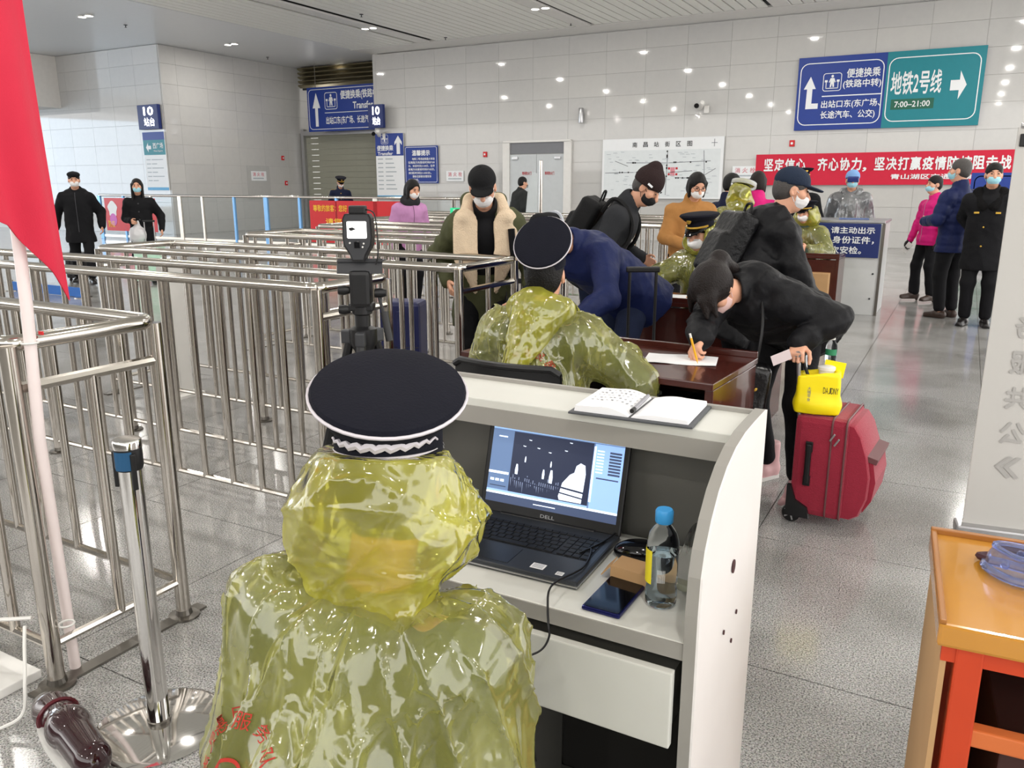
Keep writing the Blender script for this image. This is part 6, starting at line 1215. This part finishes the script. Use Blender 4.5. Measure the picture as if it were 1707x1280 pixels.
S.rc(p.t(-.09, -.08, .55), p.t(.09, -.08, .55), .045*p.k, None, .04); S.warp(folds(.006, 60, (0, 0, 1), .3, 4)); S.build('fleece_lining', C_FLEECE, p.root); S = Sculpt(.009); S.rc(p.t(-.10, -.10, .54), p.t(.10, -.10, .54), .06*p.k, None, .04); S.ell(p.t(0, -.14, .45), V(.16, .08, .13)*p.k, p.T, .05); S.warp(folds(.012, 30, (1, 0, 0), .6, 4)); S.build('parka_hood', C_OLIVE, p.root)
b = MB(); b.tube([p.t(-.165, .13, .44), p.t(-.175, .17, .32), p.t(-.17, .175, .12)], .022, 6); b.build('bag_strap', C_BLACK, p.root, True)
b = MB(); b.box(p.t(-.12, .10, -.46), (.07, .02, .035)); b.build('red_patch', RED_PRINT, p.root)
# 8 person in navy puffer bent over the first table
p = Fig('person in navy puffer coat bent far over the first table behind the seated officer', (-1.84, 4.60), 150, 1.70, lean=54, head=(70, 10, 0), L=(-.34, .52, .80), R=(.32, .50, .80), feet=((-.12, .0), (.12, -.1)), vox=.010, hips=(0, -.12, .90))
p.body().jacket(C_NAVYP, hem=.12, fat=1.18, hood=False, fold=.010, seed=6); p.trousers(C_DENIM); p.shoes(SHOE); p.hair(); bn = p.beanie(C_BLACK)
b = MB(); b.tube([p.hl(.106*math.cos(a), -.02+.122*math.sin(a), .045+.0*a) for a in np.linspace(0, 2*PI, 24, endpoint=False)], .010, 6, closed=True); b.build('grey_stripe', mat('reflective_grey', srgb(170, 174, 182), .4), bn, True)
# 9 man with beanie
p = Fig('man in charcoal sweater and dark brown beanie leaning right, black face mask', (-2.45, 5.72), -82, 1.74, lean=30, head=(40, -6, 0), L=(-.20, .34, .98), R=(.22, .16, .80), feet=((-.10, .04), (.12, -.05)), vox=.010)
p.body().jacket(C_CHAR, hem=.12, fold=.006, seed=7); p.trousers(C_DENIM); p.shoes(SHOE_BR); p.hair(HAIRG); p.mask(MASK_BL); bn = p.beanie(C_BROWN); b = MB(); b.box(p.hl(.098, .03, .05), (.006, .04, .014), R=p.HR); b.build('tag', WHITE, bn)
B_ = p
# 10 woman in camel coat
p = Fig('woman in camel coat with glasses and white mask looking down behind the barrier end', (-2.38, 7.86), 215, 1.66, lean=12, head=(26, 4, 0), L=(-.06, .36, 1.0), R=(.16, .34, 1.0), vox=.011)
p.buttons(p.body().jacket(C_TAN, hem=.34, fat=1.04, fold=.007, seed=2), mat('horn_button', srgb(70, 46, 30), .4), .03, -.1, .4); p.trousers(C_BLACK); p.shoes(SHOE); p.hair(HAIRM, 'bob', .009); p.mask(MASK_W); p.glasses()
# 11 man with dark hair behind
p = Fig('dark haired man in navy jacket behind the yellow hooded person', (-2.32, 9.0), -20, 1.64, lean=6, head=(6, -20, 0), vox=.012)
p.body().jacket(C_NAVY, hem=.14, seed=4); p.trousers(C_BLACK); p.shoes(SHOE); p.hair()
# 12 person with hood and face shield
p = Fig('person in yellow raincoat with clear face shield band over the hood, seen from behind', (-2.05, 8.30), -15, 1.56, lean=10, head=(18, 0, 0), vox=.012)
p.body().jacket(C_UNI); p.trousers(C_NAVY); p.shoes(SHOE); p.hair(); raincoat(p, hem=.34, seed=21, vox=.011)
S = Sculpt(.009); S.ell(p.hl(0, -.02, .085), V(.125, .138, .08)*p.k, p.HR, .01); S.cut(p.hl(0, 0, .10), p.HR @ V(0, 0, -1)); S.build('hood_top', FILM_YH, p.root)
b = MB(); b.sheet([[p.hl(.135*math.cos(a), -.01+.15*math.sin(a), z) for z in (.085, .135)] for a in np.linspace(0, 2*PI, 28)]); b.build('shield_band', mat('milky_band', srgb(224, 226, 226), .15, trans=.6, var=0, ior=1.1), p.root, True)
# 13 dark haired person in magenta
p = Fig('dark haired person in magenta jacket half hidden behind the navy cap', (-2.02, 9.15), 10, 1.66, lean=4, head=(6, 0, 0), vox=.012)
p.body().jacket(C_MAG, hem=.14, seed=4); p.trousers(C_BLACK); p.shoes(SHOE); p.hair(HAIRB, 'bob', .009)
# 14 officer in front of the red banner
p = Fig('standing officer in black coat and gold banded cap with blue mask before the red banner', (-2.02, 11.75), 192, 1.72, head=(4, 20, 0), vox=.012)
p.buttons(p.body().jacket(C_BLACK, hem=.34, fat=1.08, fold=.006), GOLD, .0, -.05, .4); p.trousers(C_BLACK); p.shoes(SHOE); p.hair(); p.mask(MASK_B); p.officer_cap(tilt=6)
b = MB(); b.box(p.t(-.09, .165, .33), (.09, .008, .02)); b.box(p.t(.09, .165, .34), (.03, .008, .03)); b.build('name_badge', GOLD, p.root)
# 15 nurse in grey raincoat
p = Fig('nurse in clear grey raincoat with blue cap, goggles and mask behind the grey counter', (-1.42, 12.15), 188, 1.70, head=(2, 2, 0), vox=.012)
p.body().jacket(cloth('grey_uniform', srgb(120, 122, 126)), hem=.3); p.trousers(C_NAVY); p.shoes(SHOE); p.hair(); p.mask(MASK_B); raincoat(p, FILM_G, FILM_G, 'down', hem=.40, seed=25, vox=.012)
S = Sculpt(.008); S.ell(p.hl(0, -.01, .05), V(.094, .112, .10)*p.k, p.HR, .01); S.cut(p.hl(0, 0, .03), p.HR @ V(0, .2, -1)); S.warp(folds(.004, 80, (0, 0, 1), .5, 2)); S.build('surgical_cap', mat('surgical_blue', srgb(120, 160, 210), .8), p.root)
S = Sculpt(.007); S.bx(p.hl(0, .10, .02), V(.062, .018, .026)*p.k, p.HR, .012, .01); S.build('goggles', mat('dark_blue_lens', srgb(20, 40, 110), .05, coat=.5), p.root)
# 16 woman in pink
p = Fig('woman in bright pink jacket and black trousers with blue mask, standing at right', (-.40, 12.26), 128, 1.60, head=(0, -6, 0), L=(-.27, .04, .82), R=(.24, .12, .80), feet=((-.12, -.03, .11), (.12, .06, .11)), vox=.010, hips=(0, 0, .90))
p.zip(p.body().jacket(C_MAG, hem=.10, fat=1.0, fold=.008, seed=3, quilt_=(.006, .11)), mat('pink_zip', srgb(170, 110, 140), .4)); p.trousers(C_BLACK, 1.0, flare=1.25, short=.03); p.shoes(SHOE_BR, heel=1); p.hair(HAIRM, 'short'); p.mask(MASK_B); p.gloves(GLOVE_B)
PK = p
# 17 man in navy
p = Fig('tall man in navy padded jacket seen from behind turned left, at right', (-.10, 10.86), 52, 1.80, head=(0, 22, 0), L=(-.20, .26, 1.12), R=(.26, .05, .90), vox=.010)
p.body().jacket(C_NAVYP, hem=.14, fat=1.06, fold=.006, quilt_=(.007, .12)); p.trousers(C_BLACK, 1.04); p.shoes(SHOE_BR); p.hair(HAIRG); p.mask(MASK_B)
# 18 guard
p = Fig('guard in black coat with fur collar and light blue mask facing the camera, rightmost', (.20, 10.36), 176, 1.74, head=(0, 10, 0), L=(-.10, -.20, .98), R=(.10, -.20, .98), vox=.010)
p.buttons(p.body().jacket(C_BLACK, hem=.26, fat=1.10, fold=.006), GOLD, .02, -.05, .15, 2, .009); p.trousers(C_BLACK, 1.04); p.shoes(SHOE); p.hair(); p.mask(MASK_B)
S = Sculpt(.009); S.rc(p.t(-.10, -.03, .50), p.t(.10, -.03, .50), .07*p.k, None, .04); [S.rc(p.t(sg*.11, .0, .50), p.t(sg*.05, .14, .36), .06*p.k, .05*p.k, .03) for sg in (-1, 1)]; S.warp(folds(.006, 140, (0, 0, 1), .2, 4)); S.build('fur_collar', cloth('black_fur', srgb(14, 13, 14), .95, 1.0, 160), p.root)
for sg in (-1, 1): b = MB(); b.box(p.t(sg*.10, .175, .30), (.05, .012, .02), bev=.004); b.build('gold_badge', GOLD, p.root)
# 19 woman in lilac
p = Fig('woman in lilac jacket with long black hair and white mask behind the barriers', (-6.1, 8.35), 245, 1.60, lean=8, head=(20, 6, 0), vox=.011)
p.zip(p.body().jacket(C_LILAC, hem=.30, fat=1.04, fold=.008, seed=3), mat('lilac_zip', srgb(110, 70, 100), .4)); p.trousers(C_BLACK); p.shoes(SHOE); p.hair(HAIRM, 'long', .009); p.mask(MASK_W); S = Sculpt(.009); S.rc(p.t(-.05, .02, .52), p.t(.05, .02, .52), .085, None, .03); S.warp(folds(.006, 60, (0, 0, 1), .5, 1)); S.build('scarf', C_CHAR, p.root)
# 20 far officer
p = Fig('railway officer in dark uniform and peaked cap before the roller shutter', (-14.05, 16.4), 226, 1.74, head=(24, 6, 0), vox=.014)
p.buttons(p.body().jacket(C_NAVY, hem=.18, fold=.004), GOLD); p.trousers(C_NAVY); p.shoes(SHOE); p.hair(); p.mask(MASK_W); p.officer_cap(tilt=8)
for sg in (-1, 1): b = MB(); b.box(p.t(sg*.17, 0, .49), (.09, .05, .012)); b.build('shoulder_mark', GOLD, p.root)
# 21 dark figure at the door
p = Fig('person in black jacket walking right in front of the grey double door', (-8.45, 15.6), -35, 1.70, lean=6, head=(6, 0, 0), vox=.014)
p.body().jacket(cloth('grey_black_jacket', srgb(40, 42, 42)), hem=.16, fat=1.3); p.trousers(C_BLACK); p.shoes(SHOE); p.hair(HAIRM)
BK = p
# 22 man walking at far left
p = Fig('man in black hooded jacket and flat cap with white mask walking at far left', (-12.3, 8.1), 230, 1.72, lean=2, head=(4, 6, 0), L=(-.32, .02, .90), R=(.36, -.10, .88), feet=((-.12, .22), (.14, -.20)), vox=.012)
p.zip(p.body().jacket(C_BLACK, hem=.22, fat=1.12, hood=True, fold=.008), mat('grey_zip', srgb(70, 70, 74), .4)); p.trousers(C_BLACK, 1.04); p.shoes(SHOE); p.hair(); p.mask(MASK_W); S = Sculpt(.009); S.ell(p.hl(0, .0, .085), V(.094, .12, .05)*p.k, p.HR, .01); S.build('flat_cap', C_BLACK, p.root)
# 23 woman in black coat
p = Fig('woman in long black coat with blue mask beside the mint suitcase', (-11.68, 8.75), 226, 1.62, head=(4, 0, 0), R=(.12, .20, .98), L=(-.30, .0, .84), vox=.012)
p.buttons(p.body().jacket(C_BLACK, hem=.52, fat=1.02, fold=.008), DKGREY); p.trousers(C_BLACK); p.shoes(SHOE); p.hair(HAIRM, 'long', .01); p.mask(MASK_B)

# ---------------------------------------------------------------- things the people carry
def world(fig, v): return np.array(Matrix.Rotation(math.radians(fig.face), 3, 'Z')) @ V(*v)+V(fig.loc[0], fig.loc[1], 0)
def backpack(fig, label, w, d, h, m, z0=.02):
    t = thing('backpack', label, 'backpack', (fig.loc[0], fig.loc[1], 0), fig.face); S = Sculpt(.010); c = fig.t(0, -.15-d/2, z0+h/2); S.bx(c, (w/2-.04, d/2-.035, h/2-.05), fig.T, .04, .02); S.bx(fig.t(0, -.15-d, z0+h*.33), (w/2-.07, .01, h*.22), fig.T, .03, .03); S.warp(folds(.006, 40, (0, 0, 1), .5, 3)); bd = S.build('pack', m, t)
    for sg in (-1, 1):
        P = [fig.t(sg*.09, -.13, z0+h-.06), fig.t(sg*.10, -.10, .50), fig.t(sg*.115, .0, .505), fig.t(sg*.12, .12, .42), fig.t(sg*.135, .15, .25), fig.t(sg*.17, .02, .08), fig.t(sg*.14, -.13, .04)]; b = MB(); b.tube(spline(P, 6), .017, 6); b.build('shoulder_strap', m, t, True)
    b = MB(); b.tube(spline([fig.t(-.04, -.19, z0+h-.01), fig.t(-.03, -.2, z0+h+.06), fig.t(.03, -.2, z0+h+.06), fig.t(.04, -.19, z0+h-.01)], 6), .008, 6); b.build('grab_loop', m, t, True); b = MB(); b.tube([fig.t(x, -.15-d*.7, z0+h*.86) for x in (-w*.36, 0, w*.36)], .005, 5); b.build('zip', BLACK_GL, bd, True); return t
backpack(M_, 'shiny black patterned backpack on the man with the navy cap', .30, .13, .42, mat('black_nylon', srgb(10, 10, 13), .42, bump=.9, bscale=34, spec=.3)); backpack(B_, 'matt black backpack on the man with the brown beanie', .30, .15, .42, cloth('black_canvas', srgb(26, 26, 27), .7))
h = world(W_, W_.arms[1][2]); m_, d_, pn_, th_, w_ = W_.handframe(1)
PENA, PENB = V(-0.950, 3.390, 0.773), V(-0.980, 3.370, 0.887); b = MB(); b.tube([PENA, PENA+(PENB-PENA)*.2], [.001, .0045], 8); b.tube([PENA+(PENB-PENA)*.2, PENB], .0052, 8); tag(b.build('pen', mat('pen_yellow', srgb(244, 176, 28), .35), None, True), 'yellow pen in the hand of the woman writing', 'pen'); PEN = bpy.data.objects['pen']
b = MB(); b.tube([PENB, PENB+(PENB-PENA)*.16], .005, 8); pe = b.build('pen_end', WHITE_PL, None, True); pe.parent = [o for o in bpy.data.objects if o.get('category') == 'pen'][0]
h = world(W_, W_.handframe(0)[4]+W_.handframe(0)[1]*.10); b = MB(); b.box(h+V(-.05, -.06, -.0), (.086, .0012, .054), R=rot(20, -24, 25)); cd = tag(b.build('train_ticket', mat('ticket_pink', srgb(230, 214, 216), .5), None), 'white card held at the suitcase handle by the woman writing', 'card'); b = MB(); b.box(h+V(-.052, -.0612, .0), (.05, .0012, .006), R=rot(20, -24, 25)); b.build('print', RED_INK, cd)
t = thing('handbag', 'black handbag with gold chain hanging from the woman writing', 'bag', (-.83, 3.72, .42)); S = Sculpt(.007); S.bx((0, 0, .16), (.085, .04, .12), rot(0, 6, 20), .03, .02); S.warp(folds(.008, 40, (0, 0, 1), .5, 5)); bd = S.build('bag_body', mat('black_leather', srgb(16, 15, 17), .28, bump=.3, bscale=60), t)
for k in range(4): b = MB(); b.lathe([(.006, -.004), (.012, -.002), (.012, .002), (.006, .004)], (.02+.025*k, -.085+.02*k, .05+.075*k), 10, R=rot(80, 20*k, 0)); b.build('gold_ring', GOLD, bd, True)
b = MB(); b.tube(spline([(.05, -.04, .26), (.03, -.085, .2), (.05, -.08, .12), (.015, -.09, .06)], 6), .006, 6); b.build('chain', GOLD, bd, True); b = MB(); b.tube(spline([(.05, 0, .25), (.07, .02, .45), (.04, .12, .62), (.0, .30, .70)], 8), .007, 6); b.build('shoulder_strap', BLACK_PL, t, True)
h = world(PK, PK.handframe(1)[4]+PK.handframe(1)[1]*.09); t = thing('smartphone', 'white phone in the hand of the woman in the pink jacket', 'phone', tuple(h)); b = MB(); b.box((.0, -.03, -.02), (.075, .01, .15), R=rot(10, 35, 0), bev=.004); b.build('body', WHITE_PL, t)
print('TRIS', sum(len(o.data.polygons) for o in bpy.data.objects if o.type == 'MESH'), 'OBJ', len(bpy.data.objects))
